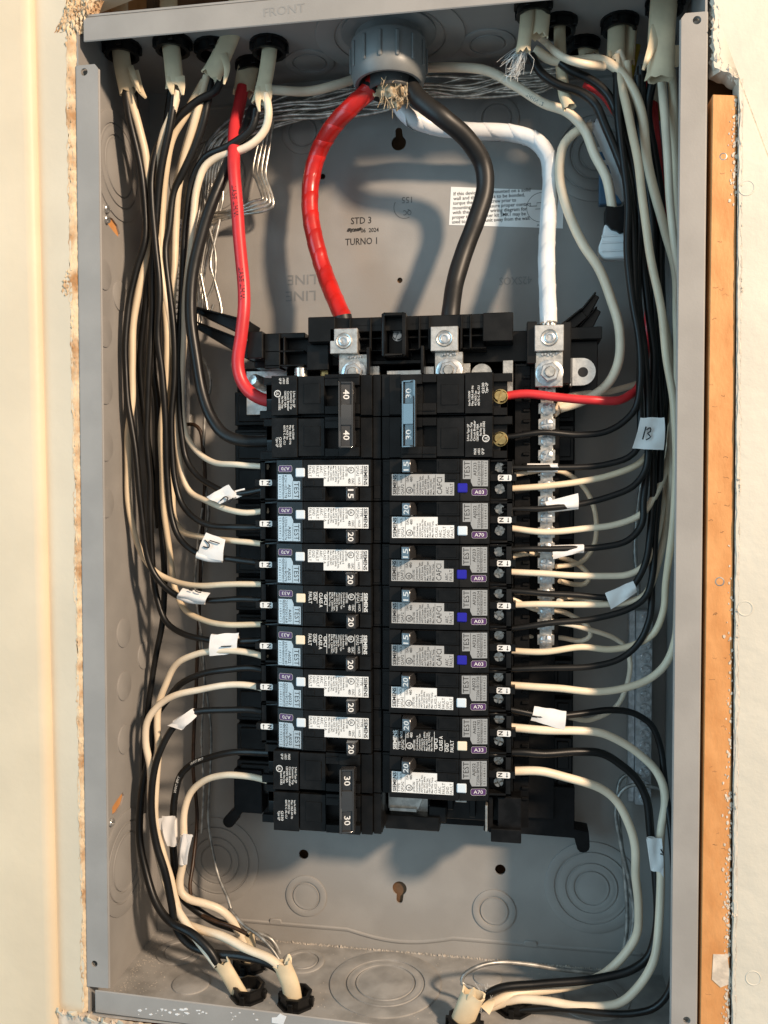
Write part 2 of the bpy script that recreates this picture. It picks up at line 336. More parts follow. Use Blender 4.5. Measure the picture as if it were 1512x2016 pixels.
# raised step of back plate along bottom and top
for s in (-1, 1):
    b = MB(); z0 = s*289.8
    P = [(-BX+14, z0), (-36, z0)] + [(-36+i*6.2, z0 - s*(-1)*5.5*math.sin(math.pi*i/12)) for i in range(1, 12)] + [(38.5, z0), (BX-14, z0)]
    P += [(BX-14, s*255), (-BX+14, s*255)] if 0 else [(BX-14, z0-s*1.0), (-BX+14, z0-s*1.0)]
    n = len(P); P = [(-BX+14, z0), (-36, z0)] + [(-36+i*6.2, z0+s*5.5*math.sin(math.pi*i/12)) for i in range(1, 12)] + [(38.5, z0), (BX-14, z0)]
    vs = [(x, BY-.06, z) for x, z in P]+[(x, BY-.9, z-s*1.2) for x, z in P]+[(x, BY-.9, z-s*2.2) for x, z in P]+[(x, BY-.06, z-s*3.0) for x, z in P]; k = len(P)
    b.add(vs, [(j*k+i, j*k+i+1, (j+1)*k+i+1, (j+1)*k+i) for j in range(3) for i in range(k-1)]); b.build('pressed_ridge', M['steel'], EB)
for (x, z) in ((-87.9, -286.6), (91.2, -287.2)):
    b = MB(); b.prism([(x-4.5, z-2), (x+4, z-2), (x+4.6, z-.5), (x+4, z+2), (x-4, z+2), (x-4.6, z)], BY-1.2, BY+.2); b.build('pressed_tab', M['steel'], EB, bevel=.5)
lfn = lambda a, c, d: (-d, a, c)                            # side wall: a = depth, c = height
slot = lambda y, z, s: [(y+dx, z+dz*s) for dx, dz in ((0, -2.6), (7, -5), (15, -7), (16.5, -4), (13, .5), (6, 3), (0, 2.4))]
b = MB(); b.plate([[(0.6, -BZ), (BY, -BZ), (BY, BZ), (0.6, BZ)], slot(35, 193, 1), slot(32, -187, -1)], BX, BX+1.2, lfn); b.build('left_side', M['steel'], EB, ang=30)
b = MB(); b.box(BX, BX+1.2, .6, BY, -BZ, BZ); b.build('right_side', M['steel'], EB)
b = MB(); b.box(-BX, BX, .6, BY, -BZ-1.2, -BZ); b.build('bottom_side', M['floorsteel'], EB)
tfn = lambda a, c, d: (a, c, d)
TOPC = [(-73.9, 46.1), (-109.5, 43.4), (-91.1, 68.8), (-132.4, 33.7), (-166.4, 34.3), (140, 54.5), (88.9, 30.3), (104.2, 49.8), (119.9, 77.2), (163.3, 37.2)]
BOTC = [(-55, 30.8), (-86.7, 33.7), (-96.5, 64), (51, 23), (79.5, 46.8)]
b = MB(); b.box(-BX, BX, .6, BY, BZ, BZ+1.2); b.build('top_side', M['steel'], EB)
# lips at the front
b = MB(); b.box(-173.5, 173.5, -.6, .6, 286, 300); b.box(-173.5, 173.5, .6, 7, 300, 301.0); b.build('top_lip', M['steel'], EB, bevel=.5)
b = MB(); b.prism([(-173.5, -299), (173.5, -306), (173.5, -292.5), (-173.5, -285)], -.6, .6); b.build('bottom_lip', M['steel'], EB, bevel=.5)
for s, w0 in ((-1, 164.5), (1, 165.3)):
    xo = 178.0; zt, zb = 272.5, -283
    out = [(s*xo, zb), (s*xo, zt), (s*(w0+2), zt), (s*w0, zt-2.5), (s*w0, zb)]
    b = MB(); b.plate([out, circ(s*173.2, 268.4, 2.2, 18), circ(s*173.4, -268.5, 2.0, 18)], -.6, .6, bfn); fl = b.build('side_flange', M['steel'], EB, ang=30)
    b = MB(); b.box(s*xo-.7, s*xo+.7, -.6, 7, zb, zt) if 0 else b.tube([Vector((s*(xo), .4, zb)), Vector((s*(xo), .4, zt))], 1.0, 10)
    b.tube([Vector((s*(w0+.1), .5, zb)), Vector((s*(w0+.1), .5, zt-3))], .9, 10); b.build('folded_edge', M['steel'], fl)
    for z in (268.4, -268.5):
        b = MB(); b.lathe([(2.1, 1.3), (1.5, 2.6), (0, 2.8)], (s*173.3, 0, z), (0, 1, 0), 12); b.build('threaded_hole', M['greywire'], fl)
def knockout(c, ax, radii, m='steel', h=.95):
    prof = [(radii[0]+.25, 0), (radii[0]+.1, h*.8), (radii[0]-.4, h)]
    for r in radii[1:]: prof += [(r+1.8, h), (r+.6, h*.85), (r+.34, -.0), (r-.34, -.0), (r-.7, h*.95), (r-1.8, h*.72), (r-2.6, h*.9)]
    prof += [(0, h*.9)]
    b = MB(); b.lathe(prof, (0, 0, 0), ax, 48); o = b.build('knockout', M[m], EB, ang=28); o.location = MM(*c); return o
f = BY-.02
for x in (-65.5, 66.5):
    for z in (-266.5, 266.5): knockout((x, f, z), (0, -1, 0), [14.5, 9.8])
for x in (-131.5, 131.5):
    for z in (-245.5, 240): knockout((x, f, z), (0, -1, 0), [31, 24.5, 17, 11.5])
for y, z in ((50, -109.6), (50, -145.3), (80.5, -95), (80.5, -129), (28, 157), (28, 121), (28, 85), (28, 49), (50, 148), (50, -74), (28, 13)): knockout((-BX+.02, y, z), (1, 0, 0), [9.5], h=.8)
for z in (-228, 232): knockout((-BX+.02, 50, z), (1, 0, 0), [34, 26, 19])
for z in (-140, -100, -60): knockout((BX-.02, 50, z), (-1, 0, 0), [9.5])
knockout((-3, 60, -BZ+.02), (0, 0, 1), [36, 25.5, 19.5], 'floorsteel'); knockout((-62, 76, -BZ+.02), (0, 0, 1), [14, 10], 'floorsteel'); knockout((62.8, 76, -BZ+.02), (0, 0, 1), [9], 'floorsteel')
knockout((-150, 74, -BZ+.02), (0, 0, 1), [16, 11], 'floorsteel'); knockout((128, 66, -BZ+.02), (0, 0, 1), [24, 17], 'floorsteel'); knockout((-128, 40, -BZ+.02), (0, 0, 1), [12], 'floorsteel')
knockout((61.4, 67.8, BZ-.02), (0, 0, -1), [17, 11]); knockout((-54.4, 72.7, BZ-.02), (0, 0, -1), [16, 11]); knockout((2.2, 50, BZ-.02), (0, 0, -1), [46, 34])
# overspray crust along the floor joint
b = MB(); random.seed(21)
crumbs(b, (-160, -BZ+.2), (150, -BZ+.2), 900, .5, .15, .75, BY-1.4, BY-.4)
for i in range(700):
    y = random.uniform(4, 94); x = -BX+4+random.expovariate(.11) if random.random() < .45 else random.uniform(-170, 150); s = random.uniform(.1, .45)
    b.prism([(x+s*math.cos(a)*random.uniform(.5, 1.5), y+s*math.sin(a)*random.uniform(.5, 1.5)) for a in (0, 1.3, 2.6, 3.9, 5.1)], -BZ+.03, -BZ+.12+random.random()*.15, fn=tfn)
tag(b.build('plaster_dust', M['dust'], EB, ang=20), kind='stuff')
b = MB(); random.seed(8)                                    # paint chips on the lower lip
for (u, n, k) in ((310, 9, .7), (345, 12, .7), (385, 7, .5), (470, 7, .45), (560, 5, .6)):
    for i in range(n):
        p = at(u+random.gauss(0, 24), 1990+(u-320)*.09+random.gauss(0, 4), -.7); s = random.uniform(.3, 1.4)*k
        b.prism([(p.x+s*1.7*math.cos(a)*random.uniform(.5, 1.3), p.z+s*.8*math.sin(a)*random.uniform(.5, 1.3)) for a in (0, 1.2, 2.5, 3.8, 5)], -.72-random.random()*.25, -.5-random.random()*.08)
p = at(548, 2008, -.7); b.prism([(p.x-4, p.z-2), (p.x+3, p.z-2.5), (p.x+5, p.z+2.5), (p.x+1, p.z+4), (p.x-1, p.z+1.6), (p.x-4, p.z+1)], -.9, -.5)
tag(b.build('paint_chips', M['whitetape'], EB, ang=20), kind='stuff')
# mounting screws on the left wall
def screw(parent, c, ax, r, h, m='zinc', cross=True, name='screw', washer=0):
    b = MB(); ax = Vector(ax).normalized(); a = ax.orthogonal().normalized() if abs(ax.y) < .9 else Vector((1, 0, 0)); q = ax.cross(a)
    g = r*.17; lo = h*.3
    if washer: b.lathe([(washer, -.6), (washer, -.1), (washer-.2, 0), (0, 0)], (0, 0, 0), ax, 22)
    b.lathe([(r, 0), (r, lo), (0, lo)], (0, 0, 0), ax, 20)
    th = random.uniform(0, 1.5)
    for k in range(4 if cross else 2):
        st = k*(math.pi/2 if cross else math.pi)+th; w = (math.pi/2 if cross else math.pi); off = (a*math.cos(st+w/2)+q*math.sin(st+w/2))*(g*1.4142 if cross else g)
        ring = [Vector((0, 0, 0))]+[(a*math.cos(st+w*i/6)+q*math.sin(st+w*i/6)) for i in range(7)]
        rr = r-g*1.2; vs = [off+p*rr+ax*lo*.9 for p in ring]+[off+p*rr*1.0+ax*(h*.8) for p in ring]+[off+p*rr*.8+ax*h for p in ring]; n = 8
        b.add(vs, [(j*n+i, j*n+(i+1) % n, (j+1)*n+(i+1) % n, (j+1)*n+i) for j in range(2) for i in range(n)]+[tuple(2*n+i for i in range(n))])
    o = b.build(name, M[m], parent, ang=40); o.location = MM(*c); return o
random.seed(2)
for y, z in ((32, 199), (32, 192.5), (29, -193)): screw(EB, (-BX, y, z), (1, -.1, 0), 2.6, 2.2, name='mounting_screw')
# printed writing on the steel; emboss shading is painted as flat letters
def front_text(parent, items, Y, m, name='print'):
    b = MB()
    for (st, x, z, size, rot, bold, width) in items:
        ca, sa = math.cos(math.radians(rot)), math.sin(math.radians(rot))
        b.text(st, size, lambda tx, ty: (x+tx*ca-ty*sa, Y, z+tx*sa+ty*ca), 0, bold, width)
    return b.build(name, M[m], parent, smooth=False, recalc=False)
def ctext(u, v, Y, st, wpx, hpx, rot=0, bold=0):
    """text centred on a picture point; width and height of capitals in photo pixels"""
    c = at(u, v, Y); k = (Y-CAM.y)/FPX*1.0; w = wpx*k; h = hpx*k/.7; ca, sa = math.cos(math.radians(rot)), math.sin(math.radians(rot))
    return (st, c.x-ca*w/2+sa*h*.35, c.z-sa*w/2-ca*h*.35, h, rot, bold, w)
front_text(EB, [ctext(711, 434, BY, 'STD 3', 41, 13, 0, .01), ctext(711, 475, BY, 'TURNO 1', 64, 13, 0, .01), ctext(728, 453, BY, '06  2024', 36, 8, 0, .02)], BY-.12, 'greyink', 'stamped_print')
b = MB(); c = at(697, 453, BY)
for i in range(26): x = c.x+random.uniform(-4.6, 4.6); z = c.z+random.uniform(-1.1, 1.1); b.prism([(x-.6, z-.5), (x+.5, z-.6), (x+.6, z+.5), (x-.4, z+.6)], BY-.14-i*.002, BY-.1)
b.text('NOV', 3, lambda tx, ty: (c.x-4+tx, BY-.2, c.z-1+ty), 0, .03, 7); b.build('stamped_print', M['greyink'], EB, smooth=False, recalc=False)
c = at(797, 408, BY)
front_text(EB, [ctext(801, 394, BY, '155', 20, 12, 180, 0), ctext(802, 419, BY, 'QC', 16, 10, 180, 0)], BY-.12, 'stamp2', 'inspection_stamp')
b = MB(); b.tube([Vector((c.x+7.5*math.cos(math.radians(t)), BY-.1, c.z+7.5*math.sin(math.radians(t)))) for t in range(150, 300, 8)], .16, 5); b.build('inspection_stamp', M['stamp2'], EB)
front_text(EB, [ctext(592, 583, BY, 'LINE', 62, 20, 180, 0), ctext(594, 551, BY, 'LINE', 58, 20, 180, 0), ctext(1015, 553, BY, '42SXOS', 62, 15, 180, 0)], BY-.22, 'emboss', 'painted_emboss_lettering')  # flat letters; the shade of raised lettering is put into their colour
c = at(560, 22, -.6); front_text(EB, [('FRONT', c.x-12, c.z-2.2, 7, 2, .0, 24)], -.75, 'emboss_shade2', 'painted_emboss_lettering')  # flat text a touch darker than the steel, painting in relief shading
# instruction sticker
b = MB(); q = [at(888, 368, BY), at(1110, 376, BY), at(1108, 450, BY), at(884, 443, BY)]; b.prism([(p.x, p.z) for p in q], BY-.25, BY-.05)
st = b.build('instruction_sticker', M['label'], EB); lines = ["If this device is not mounted on a solid", "wall and the device is to be bonded,", "torque the bonding screw prior to", "mounting unit to ensure proper contact", "with the back. See wiring diagram for", "proper torque. Spacer kit SMK1 may be", "used to space the unit away from the wall."]
ws_ = [147, 137, 121, 150, 143, 141, 150]; b = MB()
for i, (t, w) in enumerate(zip(lines, ws_)):
    p = at(893-i*.5, 383.5+i*9.2, BY-.3); b.text(t, 3.25, lambda tx, ty: (p.x+tx, BY-.33, p.z-.5-tx*.0+ty), 0, .012, w*(BY-CAM.y)/FPX)
c = at(1066, 408, BY-.3); b.tube([Vector((c.x+9.6*math.cos(math.radians(t)), BY-.3, c.z+9.6*math.sin(math.radians(t)))) for t in range(0, 361, 12)], .16, 4)
b.text('A0A040302', 2, lambda tx, ty: (c.x-3+tx, BY-.33, c.z-12.2+ty), 0, .0, 12)
for q in (((-8, 1), (-3, 1), (-3, 3), (3, 3)), ((-4, -1), (4, -1), (6, 2), (9, 4))): b.tube([Vector((c.x+x, BY-.3, c.z+z)) for x, z in q], .22, 4)
b.build('print', M['ink'], st, smooth=False, recalc=False)

# ================================================================== BREAKER BASE (black moulded tray, lugs, neutral bar)
BB = thing('breaker_mounting_base', (0, 0, 0), 'black moulded plastic base carrying the breakers, lugs and neutral bar', 'mounting base')
b = MB(); b.box(-110, 117.5, 86, 93, -204, 104); b.box(-76, 79, 76, 86, -196, 96)
b.prism([(-110, -170), (-110, -198), (-116, -203)]+circ(-114, -207, 4.2, 10, 130, 360)+[(-104, -200), (-90, -200), (-90, -170)], 74, 88)
b.prism([(118, -170), (118, -197), (127, -198), (127.5, -204)]+[(123.5+4.2*math.cos(math.radians(t)), -208+4.2*math.sin(math.radians(t))) for t in range(0, -181, -30)]+[(118, -203), (60, -202), (60, -170)], 74, 88)
b.build('tray', M['black2'], BB, bevel=.5)
for i in range(11):                                         # cells of the left and right rail
    z = 88-25.2*i
    b = MB(); b.box(-109, -79, 78, 86, z-23.5, z-.8); b.box(-106, -82, 76.2, 78, z-21, z-3); b.build('rail_cell', M['black'], BB, bevel=.5)
    b = MB(); b.box(105, 116.5, 79, 86, z-23.5, z-.8); b.box(107, 114.5, 77.5, 79, z-21, z-3); b.build('rail_cell', M['black'], BB, bevel=.5)
b = MB(); b.box(79, 88.5, 46, 86, -187, 96); b.box(88.5, 106.5, 58, 86, -80, 100); b.box(88.5, 105, 70, 86, -190, -80)
for i in range(40): b.box(84, 88.4, 44.6, 46, 88-i*6.6, 90-i*6.6)
b.box(70, 84, 34, 46, -188, -164); b.box(66, 84, 30, 44, -190, -182); b.box(64.5, 67, 34, 76, -186, -164)
b.build('neutral_rail', M['black2'], BB, bevel=.4)
# upper moulding
b = MB()
b.box(-88, 92, 56, 84, 100, 119); b.box(-46, 78, 40, 60, 118.2, 127); b.box(-47, -30, 36, 60, 112, 127.5); b.box(60, 78, 38, 56, 110, 127)
b.box(-.5, 1.3, 32, 60, 102, 127.5); b.box(12.6, 14.4, 32, 60, 102, 127.5); b.box(1.3, 12.6, 32, 60, 125.8, 127.5); b.box(1.3, 12.6, 48, 60, 103, 125.8); b.box(1.3, 12.6, 32, 60, 102, 103.5)
for x in (-22, -9, 21, 27, 46.5, 52): b.box(x, x+1.3, 38, 58, 106, 126.5)
for z in (121.5, 113.5, 106): b.box(-20, -1, 40, 57, z, z+1.1); b.box(15, 27, 40, 57, z, z+1.1); b.box(48, 62, 40, 57, z, z+1.1)
b.box(-9, 24, 44, 58, 98.5, 101.2); b.box(-10, -8, 34, 70, 91, 108); b.box(23, 25, 34, 70, 91, 108)
b.box(-88, -78, 42, 84, 104, 121); b.box(-78, -68, 46, 60, 98, 120); b.box(-90, -52, 48, 57, 117, 120.5); b.box(-90, -52, 46, 57, 108, 109.4); b.box(-66, -64.6, 46, 57, 100, 118); b.box(-78, -52, 46, 57, 99, 100.5)
b.box(86, 92, 38, 84, 96, 121); b.box(106.5, 112, 40, 84, 84, 120.5); b.box(92, 106.5, 50, 84, 118, 121.5); b.box(112, 131, 52, 84, 112, 119.5); b.box(112, 129, 58, 84, 80, 112)
b.box(79, 92, 50, 84, 80, 98); b.box(-50, -36, 44, 57, 96, 112)
b.build('upper_moulding', M['black'], BB, bevel=.45)
def fin(p, q, w0, w1, Y0, Y1):
    P = at(*p, 60); Q = at(*q, 60); n = Vector((-(Q.z-P.z), 0, Q.x-P.x)).normalized()
    a = [P+n*w0, P-n*w0, Q-n*w1, Q+n*w1]; b = MB(); b.prism([(v.x, v.z) for v in a], Y0, Y1)
    a2 = [P+n*(w0+.2), P+n*(w0-1), Q+n*(w1-1), Q+n*(w1+.2)]; b.prism([(v.x, v.z) for v in a2], Y0-6, Y0)
    return b.build('cable_guide_arm', M['black'], BB, bevel=.5)
fin((386, 611), (492, 650), 1.6, 5, 58, 78); fin((386, 640), (492, 692), 2.2, 5.5, 62, 80)
fin((1100, 660), (1150, 618), 3.5, 3.0, 58, 80); fin((1148, 622), (1176, 580), 3.2, 1.8, 62, 80); fin((1150, 650), (1180, 606), 4, 2, 66, 82)
screw(BB, (7.2, 48, 116.5), (0, -1, 0), 3.4, 2.4, 'zinc', False, name='hold_down_screw', washer=3.9)
def lug(x0, x1, z0, z1, Y, plate):
    b = MB(); b.box(x0, x1, Y, Y+22, z0, z1); L = b.build('lug', M['alu'], BB, bevel=.35); cx, cz = (x0+x1)/2+.2, (z0+z1)/2
    b = MB(); b.lathe([(5.0, 0), (5.0, .6), (4.6, 1.0), (3.9, .7), (3.4, .7), (3.4, .2), (2.6, .2), (2.6, -.0)], (cx, Y, cz), (0, -1, 0), 28); b.build('lug_ring', M['alu2'], L)
    b = MB(); b.lathe([(3.35, .2), (3.35, .9), (2.9, 1.2), (2.0, 1.2), (1.85, .4), (0, .35)], (cx, Y, cz), (0, -1, 0), 12); b.build('lug_screw', M['zinc'], L)
    px0, px1, pz0, pz1 = plate; b = MB(); b.box(px0, px1, Y+4, Y+9, pz0, pz1); b.build('lug_tongue', M['alu2'], L, bevel=.3)
    bx, bz = (px0+px1)/2+.3, pz0+(8.8 if pz0 > 82.5 else 8)
    b = MB(); b.lathe([(8.0, 0), (8.0, .8), (7.6, 1.0), (5, 1.3), (0, 1.3)], (bx, Y+4, bz), (0, -1, 0), 30); b.build('washer', M['zinc'], L)
    b = MB(); b.lathe([(5.9, 1.3), (5.9, 5.2), (5.2, 5.8), (3.4, 5.8), (3.3, 5.2)], (bx, Y+4, bz), (0, -1, 0), 6); b.build('hex_nut', M['zinc'], L, ang=20)
    b = MB(); b.cyl((bx, Y+4, bz), (0, -1, 0), 3.2, 7.2, 20, bev=.5); b.build('bolt_end', M['alu2'], L)
    b = MB(); 
    for i in range(6): b.cyl((bx-4+i*1.6+random.uniform(-.3, .3), Y+4.1, z0-1.2-random.random()), (0, -1, 0), .8, 1+random.random(), 7, bev=.2)
    b.build('lock_teeth', M['zinc'], L)
lug(-33.2, -16, 104.6, 120, 36, (-28.5, -9.5, 84, 104.6)); lug(28.8, 45.4, 104.6, 119.4, 36, (31, 48, 84, 104.6)); lug(90.6, 107.4, 102.8, 118, 34, (91, 107.2, 82.2, 102.6))
b = MB(); b.box(-9, -4, 46, 48, 84, 98); b.box(0, 22, 50, 53, 80, 95.5); b.box(24.5, 30, 46, 48, 84, 97); b.build('bus_bar', M['alu'], BB, bevel=.2)
b = MB(); b.box(-43, -42, 52, 56, 88, 99.5); b.box(-42, -39, 50, 58, 88, 98.7); b.box(-39, -37.4, 50, 58, 88, 97.5); b.build('brass_clip', M['brass'], BB, bevel=.3)
b = MB(); b.lathe([(4.2, 0), (4.2, 12), (3, 13), (0, 13)], (-55, 50, 86), (0, 0, 1), 18); b.build('metal_stub', M['alu'], BB)
b = MB(); b.cyl((59, 52, 92), (0, -1, 0), 6.5, 2.5, 20); b.build('round_rivet', M['alu2'], BB)
for x0, x1, y0 in ((46, 52, 50), (72, 78, 42)): b = MB(); b.box(x0, x1, y0, y0+3, 80, 99); b.build('bus_tab', M['alu2'], BB, bevel=.2)
b = MB(); b.prism([(112.4, 83.4), (118.6, 83.4)]+[(118.8+8.0*math.cos(math.radians(t)), 91.6+8.2*math.sin(math.radians(t))) for t in range(-80, 81, 16)]+[(118.6, 99.8), (112.4, 99.8)], 45, 47)
b.box(111.6, 113.2, 45, 62, 83.4, 99.8); tb = b.build('bonding_tab', M['alu'], BB, bevel=.25)
b = MB(); b.lathe([(3.0, -.1), (3.0, .06), (0, .06)], (119.3, 45, 91.3), (0, -1, 0), 20); b.build('painted_tab_hole', M['hole_shade'], tb)  # near-black disc on the tab; the hole's shade is painted, nothing is cut
b = MB(); b.prism([(-98, 71), (-70, 71), (-70, 100), (-98, 100)], 70, 72); b.build('steel_bracket', M['alu'], BB, bevel=.2)
b = MB(); b.lathe([(0, 0), (4.6, 0), (4.6, 10), (3.2, 12.5), (0, 13)], (-86, 70, 91), (-.35, -1, .15), 18); b.build('bracket_bolt', M['zinc'], BB)
b = MB()
for a in range(4): b.cyl((81+3.2*math.cos(a*math.pi/2+.78), 49.8, 87.5+3.2*math.sin(a*math.pi/2+.78)), (0, -1, 0), 2.6, .4, 12)
b.build('painted_cross_recess', M['hole_shade'], BB)  # thin near-black discs; the shade of a recess is put into their colour
# neutral bar
b = MB(); P = []
z = 83.0; outl = []
for i in range(17):
    zt = 82.5-i*9.35; outl += [(93.2, zt), (93.2, zt-6.2), (94.6, zt-6.4), (94.6, zt-9.1)]
o2 = [(103.4 if x == 93.2 else 102.0, zz_) for x, zz_ in outl]
b.prism(outl+o2[::-1], 46, 58); nb = b.build('neutral_bar', M['alu2'], BB, bevel=.2)
random.seed(31)
for i in range(17): screw(nb, (98.3, 46, 79.0-i*9.35), (0, -1, 0), 3.5, 1.9+random.uniform(-.3, .3), 'zinc')
b = MB(); b.box(2, 26, 50, 52, -188, -163); b.prism([(2, -178), (21, -178), (24, -170), (30, -168), (30, -163), (2, -163)], 42, 50); b.box(3, 20, 40, 42.5, -178.8, -176.6); b.build('breaker_stab', M['alu2'], BB, bevel=.2)
b = MB(); b.box(0, 34, 42, 60, -191, -182); b.box(27, 38, 44, 62, -186, -176); b.box(34, 66, 56, 76, -188, -163); b.box(38, 42, 50, 58, -180, -163); b.box(52, 56, 50, 58, -184, -163); b.build('stab_barrier', M['black'], BB, bevel=.5)
b = MB(); b.box(30, 37, 48, 50, -172, -163); b.box(43.5, 50.5, 48, 50, -174, -163); b.box(62.6, 64, 30, 44, -184, -168); b.build('neutral_stab', M['alu2'], BB, bevel=.2)
# ground bars
def ground_bar(x, y, z0, z1, n, label, hid=None):
    G = thing('ground_bar', (x, y, z0), label, 'ground bar'); b = MB()
    b.box(-5, 5, -8, 0, 0, z1-z0); b.box(-9, -5, -3, 0, 0, z1-z0); b.build('bar', M['galv'], G, bevel=.4)
    for i in range(n):
        screw(G, (0.6, -8, (z1-z0)*(i+.6)/(n+.2)), (0, -1, 0), 3.3, 2.2, 'galv')
    b = MB(); b.box(-9, 6, 0, 4.9, 8, 14); b.box(-9, 6, 0, 4.9, z1-z0-14, z1-z0-8); b.build('mounting_foot', M['alu2'], G); return G
random.seed(4)
ground_bar(162, 93, -183, -57, 15, 'zinc ground bar with screws on the lower right back of the panel')
ground_bar(-152, 93, 60, 208, 18, 'ground bar hidden behind the upper left wire bundle')

# ================================================================== BREAKERS
YB = 75
def faceY(u):                                               # depth of the printed face
    return 18 if u < 47 else 18+(u-47)*.17
def lab(b, outl, e=.12, mi=0):
    b.prism(outl, 0, .1, mi, fn=lambda a, c, d: (a, faceY(a)-e+d-YB, c))
def tx(b, st, u, z, size, width=None, bold=0, e=.17):       # reads upwards
    b.text(st, size, lambda x, y: (u-y, faceY(u-y)-e-YB, z+x), 0, bold, width)
def ulmark(b, u, z, r, e=.17):
    vs = []; n = 18
    for k in range(n):
        a = 2*math.pi*k/n
        for q in (r, r*.8): x = u+q*math.cos(a); vs.append((x, faceY(x)-e-YB, z+q*math.sin(a)))
    b.add(vs, [(2*k, 2*k+1, (2*k+3) % (2*n), (2*k+2) % (2*n)) for k in range(n)]); tx(b, 'UL', u+r*.42, z-r*.55, r*1.1, r*1.05, .03, e)
def bxs(b, L):
    for (u0, u1, y0, y1, z0, z1) in L: b.box(u0, u1, y0-YB, y1-YB, z0, z1)
H = 12.3
def single_body():
    b = MB()
    bxs(b, [(0, 64, 27, 75, -H, H), (64, 78, 38, 75, -H, H), (.3, 5.2, 24.5, 27, -H, H),
        (5.4, 46.8, 18, 27, -H, 3.9), (5.4, 12.4, 18.3, 27, 4.1, H), (33.2, 46.8, 18, 27, 4.1, H), (12.5, 33.1, 18.6, 27, 11.9, H), (12.5, 33.1, 21, 27, 3.9, 4.6),
        (64, 77, 30, 38, -H, -H+1.4), (64, 77, 30, 38, H-1.4, H), (64, 79.5, 27, 38, -.6, 3.6), (73.8, 77, 30, 38, -H, H), (.6, 4.8, 23.9, 24.5, 3, 11), (34.5, 45.5, 17.6, 18, 5.2, 11.2), (40, 45, 17.6, 18, .2, 3.4)])
    vs = [(u, y-YB, z) for u, y in ((47, 18), (64, 20.9), (64, 27), (47, 27)) for z in (-H, H)]
    b.add(vs, [(0, 2, 3, 1), (2, 4, 5, 3), (4, 6, 7, 5), (6, 0, 1, 7), (0, 6, 4, 2), (1, 3, 5, 7)])
    return b.mesh('body', M['black'], bevel=.28)
def pole(b, z, r=None):
    h = 12.35
    L = [(0, 66, 26, 75, -h, h), (66, 74, 34, 75, -h, h), (.3, 5, 23.6, 26, -h, h), (5.2, 12, 20.5, 26, -h+.5, h-.5), (12.2, 25, 17.5, 26, -h, -5.5), (12.2, 25, 17.5, 26, 5.5, h-1.2), (12.2, 25, 21.5, 26, -5.5, 5.5),
         (33.5, 49.5, 18.2, 26, -h+.8, h-1.5), (50, 65.8, 17.6, 26, -h+.3, h-.8), (25, 33.3, 18, 26, 6.4, h-1.2), (25, 33.3, 18, 26, -h, -5.6), (66, 74, 28, 34, -h, -8), (66, 77, 30, 34, 7.5, h), (12.6, 33, 17.2, 17.6, -10.4, -9.8), (36, 46, 17.7, 18.2, -7, 5)]
    bxs(b, [(u0, u1, y0, y1, z0+z, z1+z) for (u0, u1, y0, y1, z0, z1) in L])
SBODY = single_body(); b = MB(); pole(b, 12.6); pole(b, -12.6); DBODY = b.mesh('body', M['black'], bevel=.3)
def smesh(name, m, fn, **k): b = MB(); fn(b); return b.mesh(name, m, **k)
ly, lz = 3.4, -9.0
Lw = smesh('label', M['label'], lambda b: lab(b, [(7, lz), (43.6, lz), (43.6, -1.4), (34, -1.4), (34, ly), (7, ly)]))
Lg = smesh('label', M['glabel'], lambda b: lab(b, [(7, lz), (43.6, lz), (43.6, -1.4), (38, -1.4), (38, ly), (7, ly)]))
TL = smesh('serial_label', M['slabel'], lambda b: lab(b, [(48.6, .6), (53.2, .6), (53.2, -1), (54.4, -3.6), (63, -3.6), (63, 11.4), (48.6, 11.4)]))
def small_print(b, u0, u1, rows, seed):
    random.seed(seed)
    words = ['Circuit Breaker &', 'Combination Type', 'AFCI Issue No.', 'and GFCI 60Hz', 'Max. HACR Type', '10kA 120VAC', 'Max Wire Temp.', 'SWD Listed', 'use 60/75 C wire', 'torque 30 lb-in', 'AL CU #14-8']
    for i in range(rows):
        u = u0+(u1-u0)*(i+1)/rows; w = random.uniform(7.5, 11.4); tx(b, words[i % len(words)], u, lz+.5, (u1-u0)/rows*1.05, w, .01)
